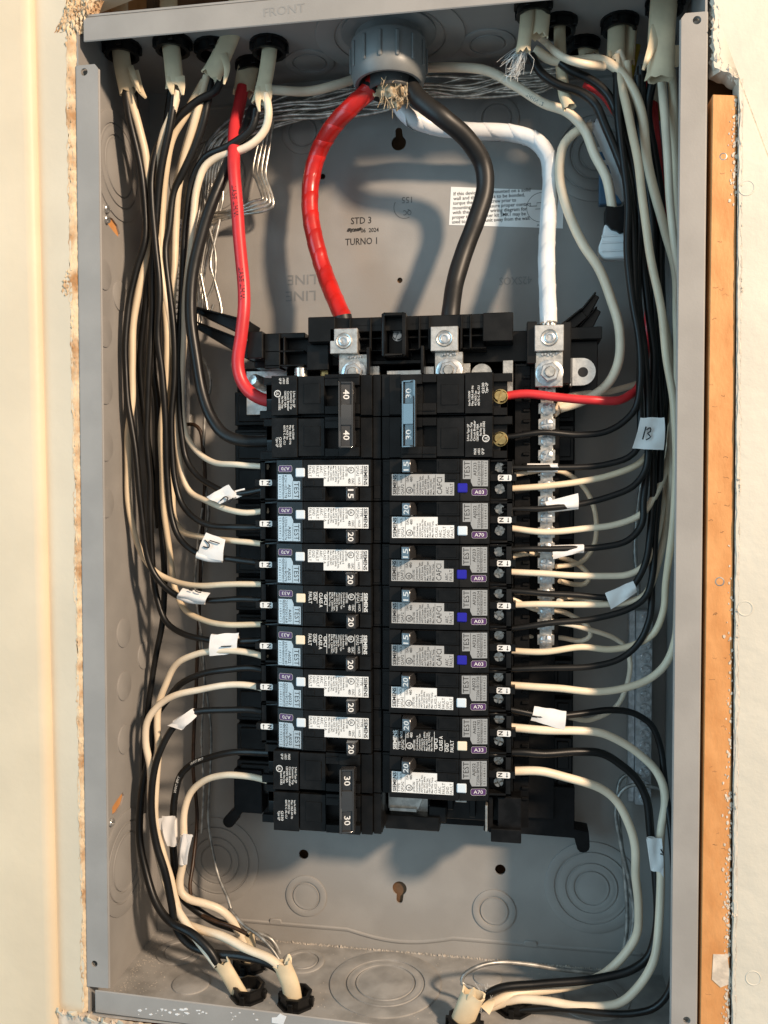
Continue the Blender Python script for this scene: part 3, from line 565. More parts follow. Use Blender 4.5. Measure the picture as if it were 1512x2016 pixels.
def main_print(b, kind, seed):
    tx(b, 'SIEMENS', 9.7, lz+.5, 3.0, 11.4, .03); tx(b, 'TYPE', 12.0, lz+.5, 2.2, 5); tx(b, 'QFGA2' if kind != 'C' else 'QAF2', 14.2, lz+.5, 2.4, 6); tx(b, 'HACR', 13.2, -1.6, 2, 4.2)
    for u in (10.3, 14.9): b.add([(u, 18-.16-YB, lz+.3), (u+.22, 18-.16-YB, lz+.3), (u+.22, 18-.16-YB, ly-.3), (u, 18-.16-YB, ly-.3)], [(0, 1, 2, 3)])
    ulmark(b, 17.4, -6.0, 2.0); tx(b, 'LISTED 5SB2', 20.8, lz+.6, 1.8, 6.2, .01); tx(b, '15AC', 17, -1.2, 2.2, 3.6, .01); tx(b, '480', 19.2, -1.2, 2.2, 3.2, .01)
    if kind == 'C':
        small_print(b, 21, 32.2, 7, seed); b.add([(32.6, 17.84-YB, lz+.3), (32.8, 17.84-YB, lz+.3), (32.8, 17.84-YB, ly-.3), (32.6, 17.84-YB, ly-.3)], [(0, 1, 2, 3)])
        tx(b, 'CAFCI', 36.6, lz+.7, 4.4, 9.8, .0); tx(b, 'ARC', 40.6, lz+.8, 2.6, 4.2); tx(b, 'FAULT', 43, lz+.8, 2.6, 6.2)
    elif kind == 'G':
        small_print(b, 21, 31, 7, seed); tx(b, 'GFCI', 34.0, lz+1.8, 2.9, 6.2, .02); tx(b, 'CLASS A', 37.0, lz+.9, 2.9, 8.8, .02); tx(b, 'GND', 40.6, lz+.5, 2.9, 5.2, .01); tx(b, 'FAULT', 43.5, lz+.5, 2.9, 7, .01)
        for u, z1 in ((32, ly-.3), (38.2, -1.6)): b.add([(u, 17.84-YB, lz+.3), (u+.25, 17.84-YB, lz+.3), (u+.25, 17.84-YB, z1), (u, 17.84-YB, z1)], [(0, 1, 2, 3)])
    else:
        small_print(b, 21, 31.6, 7, seed); tx(b, 'CLASS A', 34.0, lz+.5, 2.3, 8); tx(b, 'ARC', 36.4, lz+.5, 2.4, 4.2); tx(b, 'FAULT', 38.7, lz+.5, 2.4, 6.4); tx(b, 'GND', 41, lz+.5, 2.4, 4.4); tx(b, 'FAULT', 43.2, lz+.5, 2.4, 6.4)
PR = {k: smesh('print', M['wink'] if k == 'G' else M['ink'], lambda b: main_print(b, k, ord(k)), smooth=False, recalc=False) for k in 'CGW'}
def test_print(b, code, serial):
    tx(b, 'TEST', 52.5, 1.3, 4.6, 9.6, .0); tx(b, code, 56.4, 2.5, 2.5, 7.6, .008); tx(b, serial, 58.7, -3.0, 2.3, 13.8, .0); tx(b, 'MADE IN MEXICO 4352 L9', 60.5, -3, 1.7, 13.8, .0); tx(b, '0 5 1 4 8 4 4 1 2', 62.3, -2.6, 1.8, 13, .0)
    for u, z0 in ((53.3, .8), (59.2, -3.4)): b.add([(u, faceY(u)-.16-YB, z0), (u+.22, faceY(u+.22)-.16-YB, z0), (u+.22, faceY(u+.22)-.16-YB, 11.2), (u, faceY(u)-.16-YB, 11.2)], [(0, 1, 2, 3)])
HANDLE = smesh('handle', M['handle'], lambda b: b.prism([(13.0, 24), (13.6, 11.9), (18.8, 10.4), (19.6, 12.5), (21, 24)], 4.2, 11.9, fn=lambda a, c, d: (a, c-YB, d)), bevel=.4)
BTN = {k: smesh('test_button', M[k], lambda b: bxs(b, [(45.6, 51.3, 17.2, 19, -7.3, -1.9)]), bevel=.5) for k in ('blue', 'bwhite', 'bcream')}
NT = smesh('neutral_marker', M['label'], lambda b: b.prism([(69.2, -.4), (76, -.4), (76.6, .2), (76.6, 2.6), (76, 3.2), (69.2, 3.2), (68.6, 2.6), (68.6, .2)], 26.7-YB, 27-YB))
NP = smesh('print', M['ink'], lambda b: (b.text('N', 3.4, lambda x, y: (71.9-y*1.0, 26.6-YB, .3+x), 0, .03, 2.4), b.prism([(74, .8), (75.4, .8), (74.7, 0)], 26.6-YB, 26.65-YB), b.prism([(74.5, .8), (74.9, .8), (74.9, 2.8), (74.5, 2.8)], 26.6-YB, 26.65-YB)), smooth=False)
PT = smesh('version_tag', M['purple'], lambda b: b.prism([(54.4, -8.9), (62, -8.9), (62.6, -8.2), (62.6, -5.8), (62, -5.1), (54.4, -5.1), (53.8, -5.8), (53.8, -8.2)], 0, .1, fn=lambda a, c, d: (a, faceY(a)-.14+d-YB, c)))
def rim(b):
    R = [(54.4, -8.9), (62, -8.9), (62.6, -8.2), (62.6, -5.8), (62, -5.1), (54.4, -5.1), (53.8, -5.8), (53.8, -8.2)]
    for i in range(8):
        a, c = R[i], R[(i+1) % 8]; b.tube([Vector((a[0], faceY(a[0])-.2-YB, a[1])), Vector((c[0], faceY(c[0])-.16-YB, c[1]))], .07, 4)
def tagprint(b, st): b.text(st, 2.9, lambda x, y: (55.4+x, faceY(55.4+x)-.2-YB, -8.0+y), 0, .0, 5.4); rim(b)
TP = {k: smesh('print', M['wink'], lambda b: tagprint(b, k), smooth=False, recalc=False) for k in ('A03', 'A70', 'A33')}
def num_mesh(st, s, u, y, z, bold=.015, w=None): b = MB(); b.text(st, s, lambda x, t: (u-t, y-YB, z+x), 0, bold, w); return b.mesh('print', M['wink'], smooth=False, recalc=False)
NUM = {}
for k in ('15', '20'):
    b = MB(); b.text(k, 4.4, lambda x, t: (17.8-t, 11.9-(17.8-t-13.6)*.2885-.07-YB, 5.3+x), 0, .015, 5.4); NUM[k] = b.mesh('print', M['wink'], smooth=False, recalc=False)
def breaker(side, row, kind, amp, label, serial):
    zc = 90-25.2*(row+.5); R = thing('circuit_breaker', (.8, YB, zc), label, 'circuit breaker', 'single-pole breakers in two columns')
    if side < 0: R.rotation_euler = (0, math.pi, 0)
    random.seed(row*7+(side > 0)*3)
    R.location.z += random.uniform(-.15, .15)*S; R.location.x += random.uniform(-.25, .25)*S; R.rotation_euler[1] += random.uniform(-.003, .003)
    link('body', SBODY, R)
    if kind == 'G': link('print', PR['G'], R)
    else: link('print', PR[kind], link('label', Lg if kind == 'C' else Lw, R))
    t = link('serial_label', TL, R); b = MB(); test_print(b, {'C': 'AF233', 'G': 'A6022', 'W': 'AJ022'}[kind], serial); b.build('print', M['ink'], t, smooth=False, recalc=False)
    h = link('handle', HANDLE, R); link('print', NUM[amp], h)
    link('test_button', BTN[{'C': 'blue', 'G': 'bcream', 'W': 'bwhite'}[kind]], R)
    link('print', NP, link('neutral_marker', NT, R)); link('print', TP[{'C': 'A03', 'G': 'A33', 'W': 'A70'}[kind]], link('version_tag', PT, R))
    for z in (() if side < 0 else (7.6, -5.2)): screw(R, (69.6, 37.5-YB, z), (0, -1, 0), 3.2, 4.5 if z < 0 else 2.5, 'alu2', name='terminal_screw')
    return R
desc = {'C': 'grey arc-fault label, blue button', 'G': 'white print on black, cream button', 'W': 'white label, pale button'}
order = ['first', 'second', 'third', 'fourth', 'fifth', 'sixth', 'seventh', 'eighth']
LR = [('W', '15', 'K2411021778'), ('W', '20', 'U250618O776'), ('W', '20', 'U250618O778'), ('G', '20', '25070301A8'), ('G', '20', '250703O140'), ('W', '20', 'Q250618O755'), ('W', '20', 'Q250618O756')]
RR = [('C', '15', 'K2412070859'), ('W', '20', 'T250618O706'), ('C', '15', 'R2412070533'), ('C', '15', 'R2412070534'), ('C', '15', 'R2412070535'), ('W', '20', 'T250618O708'), ('G', '20', 'EAN03141782'), ('W', '20', 'T250618M704')]
for i, (k, a, s_) in enumerate(LR): breaker(-1, 2+i, k, a, f'{order[i]} single-pole {a} amp breaker from the top, left column, {desc[k]}', s_)
for i, (k, a, s_) in enumerate(RR): breaker(1, 2+i, k, a, f'{order[i]} single-pole {a} amp breaker from the top, right column, {desc[k]}', s_)
def double(side, row, amp, label, metal=False):
    zc = 90-25.2*(row+1); R = thing('double_pole_breaker', (.8, YB, zc), label, 'circuit breaker', 'two-pole breakers with tied handles')
    if side < 0: R.rotation_euler = (0, math.pi, 0)
    link('body', DBODY, R)
    b = MB(); bxs(b, [(14.2, 22.4, 10, 14.5, -19, 19)]); bxs(b, [(15, 21.6, 14.5, 26, z0, z0+9) for z0 in (-17, 8)])
    b.v = [(u, y-(u-14.2)*.28*max(0, (26-YB-y)/16), z) for u, y, z in b.v]
    h = b.build('tie_handle', M['handle'], R, bevel=.3); b = MB()
    bxs(b, [(14.2, 14.9, 8.6, 10, -19, 19), (21.2, 22.4, 8.6, 10, -19, 19), (14.9, 21.2, 8.7, 10, -6, 6), (14.9, 21.2, 8.6, 10, 18, 19), (14.9, 21.2, 8.6, 10, -19, -18)])
    b.v = [(u, y-(u-14.2)*.28*max(0, (26-YB-y)/16), z) for u, y, z in b.v]; b.build('raised_rim', M['gloss'], h, bevel=.22)
    b = MB()
    for z in (9.0, -14.6): b.text(amp, 4.9, lambda x, t: (19.9-t, 9.85-YB-(19.9-t-14.2)*.28, z+x), 0, .012, 5.6)
    b.build('print', M['wink'], h, smooth=False, recalc=False)
    b = MB(); f2 = lambda st, u, z, s, w: b.text(st, s, lambda x, t: (u-t, 17.45-YB, z+x), 0, .01, w)
    for i, t in enumerate(['Issue No 3120/240V', 'Max 10kA 60 Hz', '40 C HACR Type', '60/75 C AL-CU']): f2(t, 53+i*1.8, 2+3, 1.7, 8.5+(i % 2)*3)
    for i, t in enumerate(['Q230', 'Type QP']): f2(t, 61+i*2, 12, 2, 6)
    for i, t in enumerate(['2-Pole Type QP', 'Common Trip', 'Circuit Breaker', '120/240V 10kA', 'Max Wire Temp', 'Listed 5SB2']): f2(t, 52.4+i*1.8, -15.4+(3 if i > 3 else 0), 1.8, 9.8-(3.5 if i > 3 else 0)+(i % 3))
    for i, t in enumerate(['MADE', 'in MEXICO', 'QP 2P']): f2(t, 56.5+i*2.2, -23.2, 1.9, 3.5)
    n = 16; vs = []
    for k in range(n):
        a = 2*math.pi*k/n
        for q in (2.1, 1.65): vs.append((62+q*math.cos(a), 17.4-YB, -14+q*math.sin(a)))
    b.add(vs, [(2*k, 2*k+1, (2*k+3) % (2*n), (2*k+2) % (2*n)) for k in range(n)]); f2('UL', 62.9, -15.2, 2.3, 2.4)
    b.build('print', M['wink'], R, smooth=False, recalc=False)
    for z in (() if side < 0 else (12.6, -12.6)): screw(R, (70, 34-YB, z-1), (0, -1, 0), 4.4, 4.0, 'brass', False, name='terminal_screw')
    return R
double(-1, 0, '40', 'two-pole 40 amp breaker at the top of the left column')
double(-1, 9, '30', 'two-pole 30 amp breaker at the bottom of the left column')
double(1, 0, '30', 'two-pole 30 amp breaker with blue-lit tied handle at the top right')

# ================================================================== CABLES
def clamp_ring(c, up, r, label, tilt=0):
    o = thing('cable_clamp', c, label, 'cable clamp', 'black plastic cable clamps in the knockouts'); s = -1 if up else 1
    b = MB(); K = .66 if tilt else .62; b.lathe([(r*1.12, 0), (r*1.12, 2.2*K), (r*.95, 2.6*K), (r*.92, 8.5*K), (r*.98, 9*K), (r*.98, 11*K), (r*.84, 11.2*K), (r*.74, 10.6*K), (r*.72, -2)], (0, 0, 0), (0, 0, s), 8 if tilt else 16)
    b.build('collar', M['black'], o, ang=25)
    b = MB(); 
    for k in range(4):
        a = k*math.pi/2+.4+r; b.box(r*.95*math.cos(a)-1.6, r*.95*math.cos(a)+1.6, r*.95*math.sin(a)-1.6, r*.95*math.sin(a)+1.6, min(0, s*8.5*K), max(0, s*8.5*K))
    b.build('grip_tab', M['black'], o, bevel=.3)
    return o
tl = ['outer left corner', 'second from the left corner', 'third from the left corner, over a torn jacket', 'left group, holding the red wire cable', 'left group, nearest the conduit']
for (x, y), t in zip([TOPC[4], TOPC[3], TOPC[1], TOPC[2], TOPC[0]], tl): clamp_ring((x, y, BZ), True, 10.9, 'black cable clamp in the top, '+t)
tr_ = ['nearest the conduit on the right', 'small dark one behind the split jackets', 'deep one at the back of the right group', 'holding two cream jackets side by side', 'far right corner beside the flange']
for (x, y), t in zip([TOPC[6], TOPC[7], TOPC[8], TOPC[5], TOPC[9]], tr_): clamp_ring((x, y, BZ), True, 10.2, 'black cable clamp in the top, '+t)
bl = ['right one of the left pair, gripping a bent jacket', 'left front one with a short jacket stub', 'rear one behind the left front clamp', 'front one below the split right jacket', 'empty one right of the split jacket']
for (x, y), t in zip(BOTC, bl): clamp_ring((x, y, -BZ), False, 10.5, 'black floor cable clamp, '+t, 1)

def sheath(L, Y, w, t, label, up=None, torn=1, side=(1, 0, 0), flap=None):
    P = [at(u, v, Y+dy) for u, v, dy in [(p+(0,))[:3] for p in L]]
    if up: P = [Vector((P[0].x, P[0].y, up))]+P
    P = smooth_path(P, 3); n = len(P); b = MB(); seg = 16
    b.tube(P, w/2, seg, r2=t/2, caps=False, side=side)
    k = len(b.v)-seg; T = (P[-1]-P[-2]).normalized()
    for i in range(seg):
        v = Vector(b.v[k+i]); c = P[-1]; b.v[k+i] = tuple(v+T*random.uniform(-1.2, 2.2)*torn+(v-c)*random.uniform(0, .18))
    kk = len(b.v); inn = []                                 # inner wall, so the jacket has a thickness
    for j in range(max(0, n-9), n):
        for i in range(seg): v = Vector(b.v[j*seg+i]); inn.append(tuple(v+(P[j]-v)*.16))
    m = len(inn)//seg; b.add(inn, [(j*seg+i, (j+1)*seg+i, (j+1)*seg+(i+1) % seg, j*seg+(i+1) % seg) for j in range(m-1) for i in range(seg)])
    b.add([b.v[k+i] for i in range(seg)]+[b.v[kk+(m-1)*seg+i] for i in range(seg)], [(i, (i+1) % seg, (i+1) % seg+seg, i+seg) for i in range(seg)])
    o = b.build('cable_jacket', M['sheath'], org=P[0], recalc=False, ang=50); o.location = P[0]*S
    tag(o, label, 'cable jacket', 'cream outer jackets of the cables')
    if flap:
        for F in flap:
            Q = smooth_path([at(u, v, Y+dy)-P[0] for u, v, dy in F[1]], 2); b = MB(); nn = len(Q)
            b.tube(Q, [F[0]*(1-.75*(i/(nn-1))**1.5) for i in range(nn)], 8, r2=.45, side=(1, .25, .2)); b.build('jacket_flap', M['sheath'], o, ang=50)
    return o
random.seed(9)
sheath([(236, 60), (240, 120), (252, 180)], 34, 11.6, 5.6, 'cream cable jacket in the top left corner, peeled open in two flaps', 340, flap=[(3.4, [(262, 140, -2), (275, 175, -4), (287, 193, -6)]), (2.0, [(256, 130, -3), (268, 160, -7), (276, 182, -9)])])
sheath([(333, 60), (340, 120), (345, 172)], 33, 11.6, 5.4, 'cream cable jacket second from the top left, slit at its end', 340, flap=[(3.0, [(335, 150, -2), (337, 172, -3), (340, 186, -4)]), (3.0, [(354, 150, -2), (358, 172, -2), (360, 187, -2)])])
sheath([(470, 0), (456, 60), (436, 110), (416, 148)], 36, 13, 6.5, 'wide cream cable jacket leaning left above the first black wire', 340, flap=[(2.6, [(440, 105, -3), (447, 135, -5), (441, 166, -6)])])
sheath([(492, 115), (485, 150), (480, 183)], 66, 14, 9, 'thick round cream jacket with the red 40 amp wire', 320)
sheath([(532, 80), (525, 140), (512, 200)], 44, 10, 5, 'cream jacket left of the conduit ending in a sharp point', 320, flap=[(2.4, [(512, 170, -2), (508, 200, -3), (511, 220, -4)]), (2.2, [(528, 165, -2), (531, 190, -1), (529, 207, 0)])])
sheath([(1038, -20), (1037, 40), (1030, 100)], 28, 8, 5, 'cream jacket right of the conduit with frayed clear film', 340)
sheath([(1066, -20), (1066, 30), (1062, 70)], 30, 10, 5.5, 'short folded cream jacket ending above the crossing white wires', 340)
sheath([(1102, 60), (1103, 100), (1112, 190), (1120, 210)], 50, 7, 5, 'narrow cream jacket running down behind the long white wire', 330)
sheath([(1155, 80), (1160, 110)], 76, 12, 8, 'dim cream jacket deep behind the right wires', 330)
sheath([(1212, 0), (1214, 60), (1212, 115)], 52, 10.5, 6, 'cream jacket left of the pair under the right clamp', 340, flap=[(2.4, [(1204, 100, -2), (1203, 118, -3)])])
sheath([(1243, 0), (1243, 60), (1238, 125)], 56, 6.5, 5, 'thin cream jacket right of the pair under the right clamp', 340)
sheath([(1309, -30), (1303, 60), (1300, 152)], 30, 15, 7.5, 'largest cream jacket by the right flange with a long slit flap', 345, flap=[(3.4, [(1294, 50, -2), (1286, 85, -4), (1275, 115, -5), (1266, 138, -5)]), (4, [(1326, 90, 3), (1330, 120, 3), (1332, 132, 3)])])
sheath([(578, 1990), (572, 1940), (555, 1898)], 29, 12, 6.5, 'bent cream jacket rising from the right clamp of the left floor pair', -330, flap=[(2.4, [(566, 1900, 0), (569, 1886, 2), (568, 1878, 3)])])
sheath([(480, 1975), (462, 1940), (436, 1896)], 32, 10.5, 5.6, 'stained cream jacket leaning left from the left front floor clamp', -330)
sheath([(495, 1925), (492, 1880), (486, 1840)], 62, 10, 6, 'cream jacket behind, gripped by the rear left floor clamp', -330)
sheath([(896, 2060), (910, 2012), (932, 1956)], 22, 14, 7.5, 'split cream jacket at the lower right with wires fanning out', -330, flap=[(3, [(926, 1975, -2), (930, 1955, -4), (933, 1945, -5)]), (3.2, [(955, 1990, 0), (966, 1975, 3), (974, 1968, 6)])])
# extra cable ends rising above the box
for u, y in ((245, 30), (330, 30), (460, 42)): pass

# service conduit
CO = thing('service_conduit', (2.2, 44, BZ), 'grey plastic conduit bushing in the top with cables coming through', 'conduit')
b = MB(); b.lathe([(29, 0), (29, -2.2), (27.5, -3), (20.5, -3.2), (20.5, -8), (23.0, -8.4), (23.2, -9.5), (22.9, -10.5), (22.9, -27), (21.5, -32), (20.5, -33.2), (18.5, -33), (17.2, -31), (17.0, -8), (17, 10)], (0, 0, 0), (0, 0, 1), 44); b.build('bushing', M['pvc'], CO, ang=40)
for k in range(14):
    a = 2*math.pi*k/14+.15; b = MB(); b.box(-1.1, 1.1, 0, 1.3, -26, -11); o = b.build('grip_rib', M['pvc'], CO, bevel=.5); o.location = MM(22.6*math.cos(a), 22.6*math.sin(a), 0); o.rotation_euler[2] = a-math.pi/2
b = MB(); b.lathe([(14.5, 10), (14.5, -36), (13.6, -37), (12.8, -35), (12.8, 8)], (1, 2, 0), (0, 0, 1), 30); b.build('liner', M['pvc2'], CO)
b = MB(); random.seed(12); c0 = at(776, 183, 40)
for k, (dx, dz, r_) in enumerate(((0, 4, 8), (-6, 2, 5.5), (6, 3, 6), (1, -3, 5), (8, -1, 3.4), (-3, 8, 7))):
    vs = []; nu, nv = 18, 12
    for j in range(nv+1):
        for i in range(nu):
            a1, a2 = 2*math.pi*i/nu, math.pi*j/nv; d = Vector((math.cos(a1)*math.sin(a2), math.sin(a1)*math.sin(a2), math.cos(a2)))
            q = r_*(1+.5*noise.noise(d*2.2+Vector((k*3, 0, 0)))+.3*noise.noise(d*6+Vector((0, k*5, 0)))); vs.append((c0.x+dx+d.x*q, 41+k*.6+d.y*q*.8, c0.z+dz+d.z*q))
    b.add(vs, [(j*nu+i, j*nu+(i+1) % nu, (j+1)*nu+(i+1) % nu, (j+1)*nu+i) for j in range(nv) for i in range(nu)])
for i in range(34):
    x = c0.x+random.gauss(0, 5); y = 36+random.gauss(0, 4); z = c0.z+random.uniform(-6, 6); d = Vector((random.gauss(0, 1.6), random.gauss(0, 2), random.uniform(-9, -2)))
    b.tube([Vector((x, y, z)), Vector((x, y, z))+d*.5+Vector((random.gauss(0, .8), 0, 0)), Vector((x, y, z))+d], random.uniform(.15, .3), 4)
tag(b.build('fibre_tuft', M['fibre'], ang=60), 'frayed tan fibre filler hanging from the conduit mouth', 'fibre')
def serv(L, d, r, m, label, name, tape=None, wrap=None):
    P = smooth_path(pts(L, d, r)); b = MB(); rr = [r*(1+.014*math.sin(i*.55)+.010*math.sin(i*1.3)) for i in range(len(P))]; b.tube(P, rr, 20)
    o = b.build(name, M[m], org=P[0], ang=60); o.location = P[0]*S; tag(o, label, 'cable', 'three thick service cables')
    if wrap:                                               # overlapping helical turns of tape
        b = MB(); n = len(P); seg = 20; vs = []; K = wrap[0]
        u = (P[1]-P[0]).orthogonal()
        length = [0]
        for i in range(1, n): length.append(length[-1]+(P[i]-P[i-1]).length)
        for t in range(int(length[-1]/K*16)):
            s_ = t*K/16; i = max(j for j in range(n) if length[j] <= s_); i = min(i, n-2); f_ = (s_-length[i])/max(length[i+1]-length[i], .001)
            c = P[i].lerp(P[i+1], min(f_, 1)); T = (P[i+1]-P[i]).normalized(); u = (u-T*u.dot(T)).normalized(); w = T.cross(u); a = 2*math.pi*t/16
            n_ = u*math.cos(a)+w*math.sin(a); ob_ = T*(3.2*math.sin(a)); vs += [c+ob_+n_*(r*1.02-.02)-T*.4, c+ob_+n_*(r*1.02+.17), c+ob_+n_*(r*1.01-.15)+T*5]
        k = len(vs)//3; b.add([v-P[0] for v in vs], [(j*3+q, j*3+q+1, (j+1)*3+q+1, (j+1)*3+q) for j in range(k-1) for q in range(2)])
        b.build('tape_wrap', M[wrap[1]], o, ang=60)
    if tape:
        Q = P[tape[0]:tape[1]]; b = MB(); b.tube([q-P[0] for q in Q], r*1.05, 20); b.build('black_band', M['servblack'], o)
    return o, P
# lugs are at Y ~47
serv([(757, 130, 44), (741, 155, 42), (722, 182, 44), (690, 212), (655, 250), (625, 305), (612, 360), (611, 420), (622, 480), (640, 540), (662, 595), (676, 628), (680, 652)], [(0, 44), (.15, 44), (.45, 70), (.75, 66), (1, 47)], 5.5, 'redtape', 'thick red taped service cable curving from conduit to the left lug', 'service_cable', None, (13, 'redtape'))
b = MB()
for (p, q) in (((757, 130, 44), (727, 178, 43)), ((674, 622, 46), (682, 662, 47))):
    P = [at(*p), (at(*p)+at(*q))/2, at(*q)]; b.tube(P, 5.8, 20)
tag(b.build('black_cable_end', M['servblack'], ang=60), 'bare black insulation showing at both ends of the red taped cable', 'cable')
serv([(775, 120, 46), (800, 160, 44), (826, 196, 42), (872, 232), (918, 272), (950, 322), (955, 372), (938, 432), (914, 496), (896, 556), (888, 610), (884, 650)], [(0, 46), (.2, 40), (.5, 62), (.75, 60), (1, 47)], 5.7, 'servblack', 'thick black service cable curving from conduit to the centre lug', 'service_cable')
serv([(778, 130, 54), (782, 190, 56), (800, 226, 56), (858, 250), (930, 258), (1005, 262), (1052, 276), (1078, 306), (1084, 350), (1080, 420), (1076, 500), (1078, 580), (1080, 636)], [(0, 54), (.3, 68), (.6, 70), (1, 45)], 5.1, 'whitetape', 'thick white taped neutral cable bending down to the right lug', 'service_cable', None, (15, 'whitetape'))
b = MB(); random.seed(14)
for (u, v) in ((683, 655), (884, 648), (1080, 645)):
    c = at(u, v, 46)
    for k in range(7): a = k*.9; p = Vector((c.x+3.2*math.cos(a), 46+3.2*math.sin(a), c.z-4)); b.tube([p, p+Vector((0, 0, 10))], 1.15, 8)
tag(b.build('stripped_strands', M['alu'], ang=60), 'bright aluminium strands entering the three lugs', 'wire strands')

# ---------------------------------------------------------------- LEFT WIRES
gW, gB = 'white wires on the left side', 'black wires on the left side'
RW, RB = 2.15, 2.0
dT = lambda a, b_, c: [(0, a), (.35, b_), (.8, b_), (1, c)]
LWs = [
 ([(524, 185, 44), (529, 225, 44), (522, 255, 46), (500, 281), (470, 297), (431, 308), (402, 330), (387, 372), (381, 430), (377, 480), (370, 540), (364, 610), (361, 680), (358, 742), (359, 810), (368, 858), (388, 889), (420, 910), (470, 915), (527, 919)], [(0, 44), (.3, 52), (.8, 60), (1, 34)], 'white wire into the first small left breaker, looping from the pointed jacket'),
 ([(350, 180), (338, 225), (322, 262), (312, 310), (306, 360), (306, 440), (318, 540), (336, 640), (346, 740), (346, 830), (352, 895), (360, 938), (375, 968), (405, 985), (445, 1002), (486, 1009), (527, 1005)], [(0, 33), (.3, 50), (.8, 62), (1, 34)], 'white wire into the second small left breaker, passing behind tag 2'),
 ([(407, 150), (391, 212), (378, 258), (362, 310), (352, 364), (346, 450), (342, 560), (338, 650), (338, 760), (338, 880), (340, 980), (345, 1026), (360, 1047), (397, 1058), (448, 1064), (527, 1072)], [(0, 42), (.3, 55), (.8, 66), (1, 34)], 'white wire into the third small left breaker, above tag 4'),
 ([(254, 172), (262, 210), (274, 255), (287, 310), (292, 380), (293, 460), (284, 520), (272, 575), (262, 640), (261, 720), (260, 787), (252, 850), (251, 920), (253, 985), (264, 1043), (280, 1090), (305, 1124), (340, 1143), (388, 1153), (448, 1151), (527, 1150)], [(0, 34), (.3, 50), (.6, 50), (.8, 55), (1, 34)], 'white wire bowing furthest left, into the fourth small left breaker'),
 ([(402, 160), (365, 225), (340, 270), (328, 331), (321, 400), (317, 489), (324, 579), (329, 668), (327, 757), (318, 850), (320, 940), (325, 1020), (336, 1100), (346, 1162), (366, 1202), (403, 1222), (448, 1230), (527, 1229)], [(0, 42), (.3, 52), (.8, 64), (1, 34)], 'white wire into the fifth small left breaker, sweeping under tag 3'),
 ([(527, 1295), (500, 1287), (464, 1282), (430, 1282), (385, 1289), (348, 1308), (326, 1350), (312, 1388), (309, 1430), (312, 1475), (307, 1545), (305, 1611), (320, 1677), (335, 1730), (346, 1775), (362, 1814), (395, 1830), (441, 1845), (485, 1868), (534, 1890), (560, 1912)], [(0, 34), (.3, 50), (.7, 50), (1, 29)], 'white wire below tag 1 dropping to the right floor jacket'),
 ([(527, 1358), (500, 1351), (470, 1348), (440, 1349), (395, 1357), (342, 1370), (309, 1392), (290, 1420), (287, 1460), (296, 1510), (297, 1570), (303, 1640), (318, 1705), (336, 1768), (372, 1826), (428, 1900)], [(0, 34), (.3, 44), (.7, 56), (1, 32)], 'white wire into the seventh small left breaker, in front of its neighbours'),
 ([(527, 1537), (500, 1530), (470, 1526), (441, 1526), (404, 1536), (376, 1560), (363, 1597), (362, 1650), (361, 1700), (355, 1733), (357, 1756), (372, 1770), (401, 1778), (434, 1791), (461, 1818), (480, 1856)], [(0, 36), (.3, 52), (.7, 52), (1, 60)], 'white wire curling from the lower left 30 amp breaker to the floor'),
 ([(445, 120), (424, 160), (398, 190), (380, 240), (355, 330), (340, 400), (334, 500), (338, 620), (350, 720), (352, 850), (350, 960)], [(0, 44), (.3, 60), (1, 78)], 'dim white wire at the back of the upper left bundle'),
]
for L, d, t in LWs: wire(L, d, RW, 'whitewire', t, gW, tp=(.92, 1.32) if 'below tag 1' in t or 'seventh' in t or 'curling' in t else (1.18, .85))
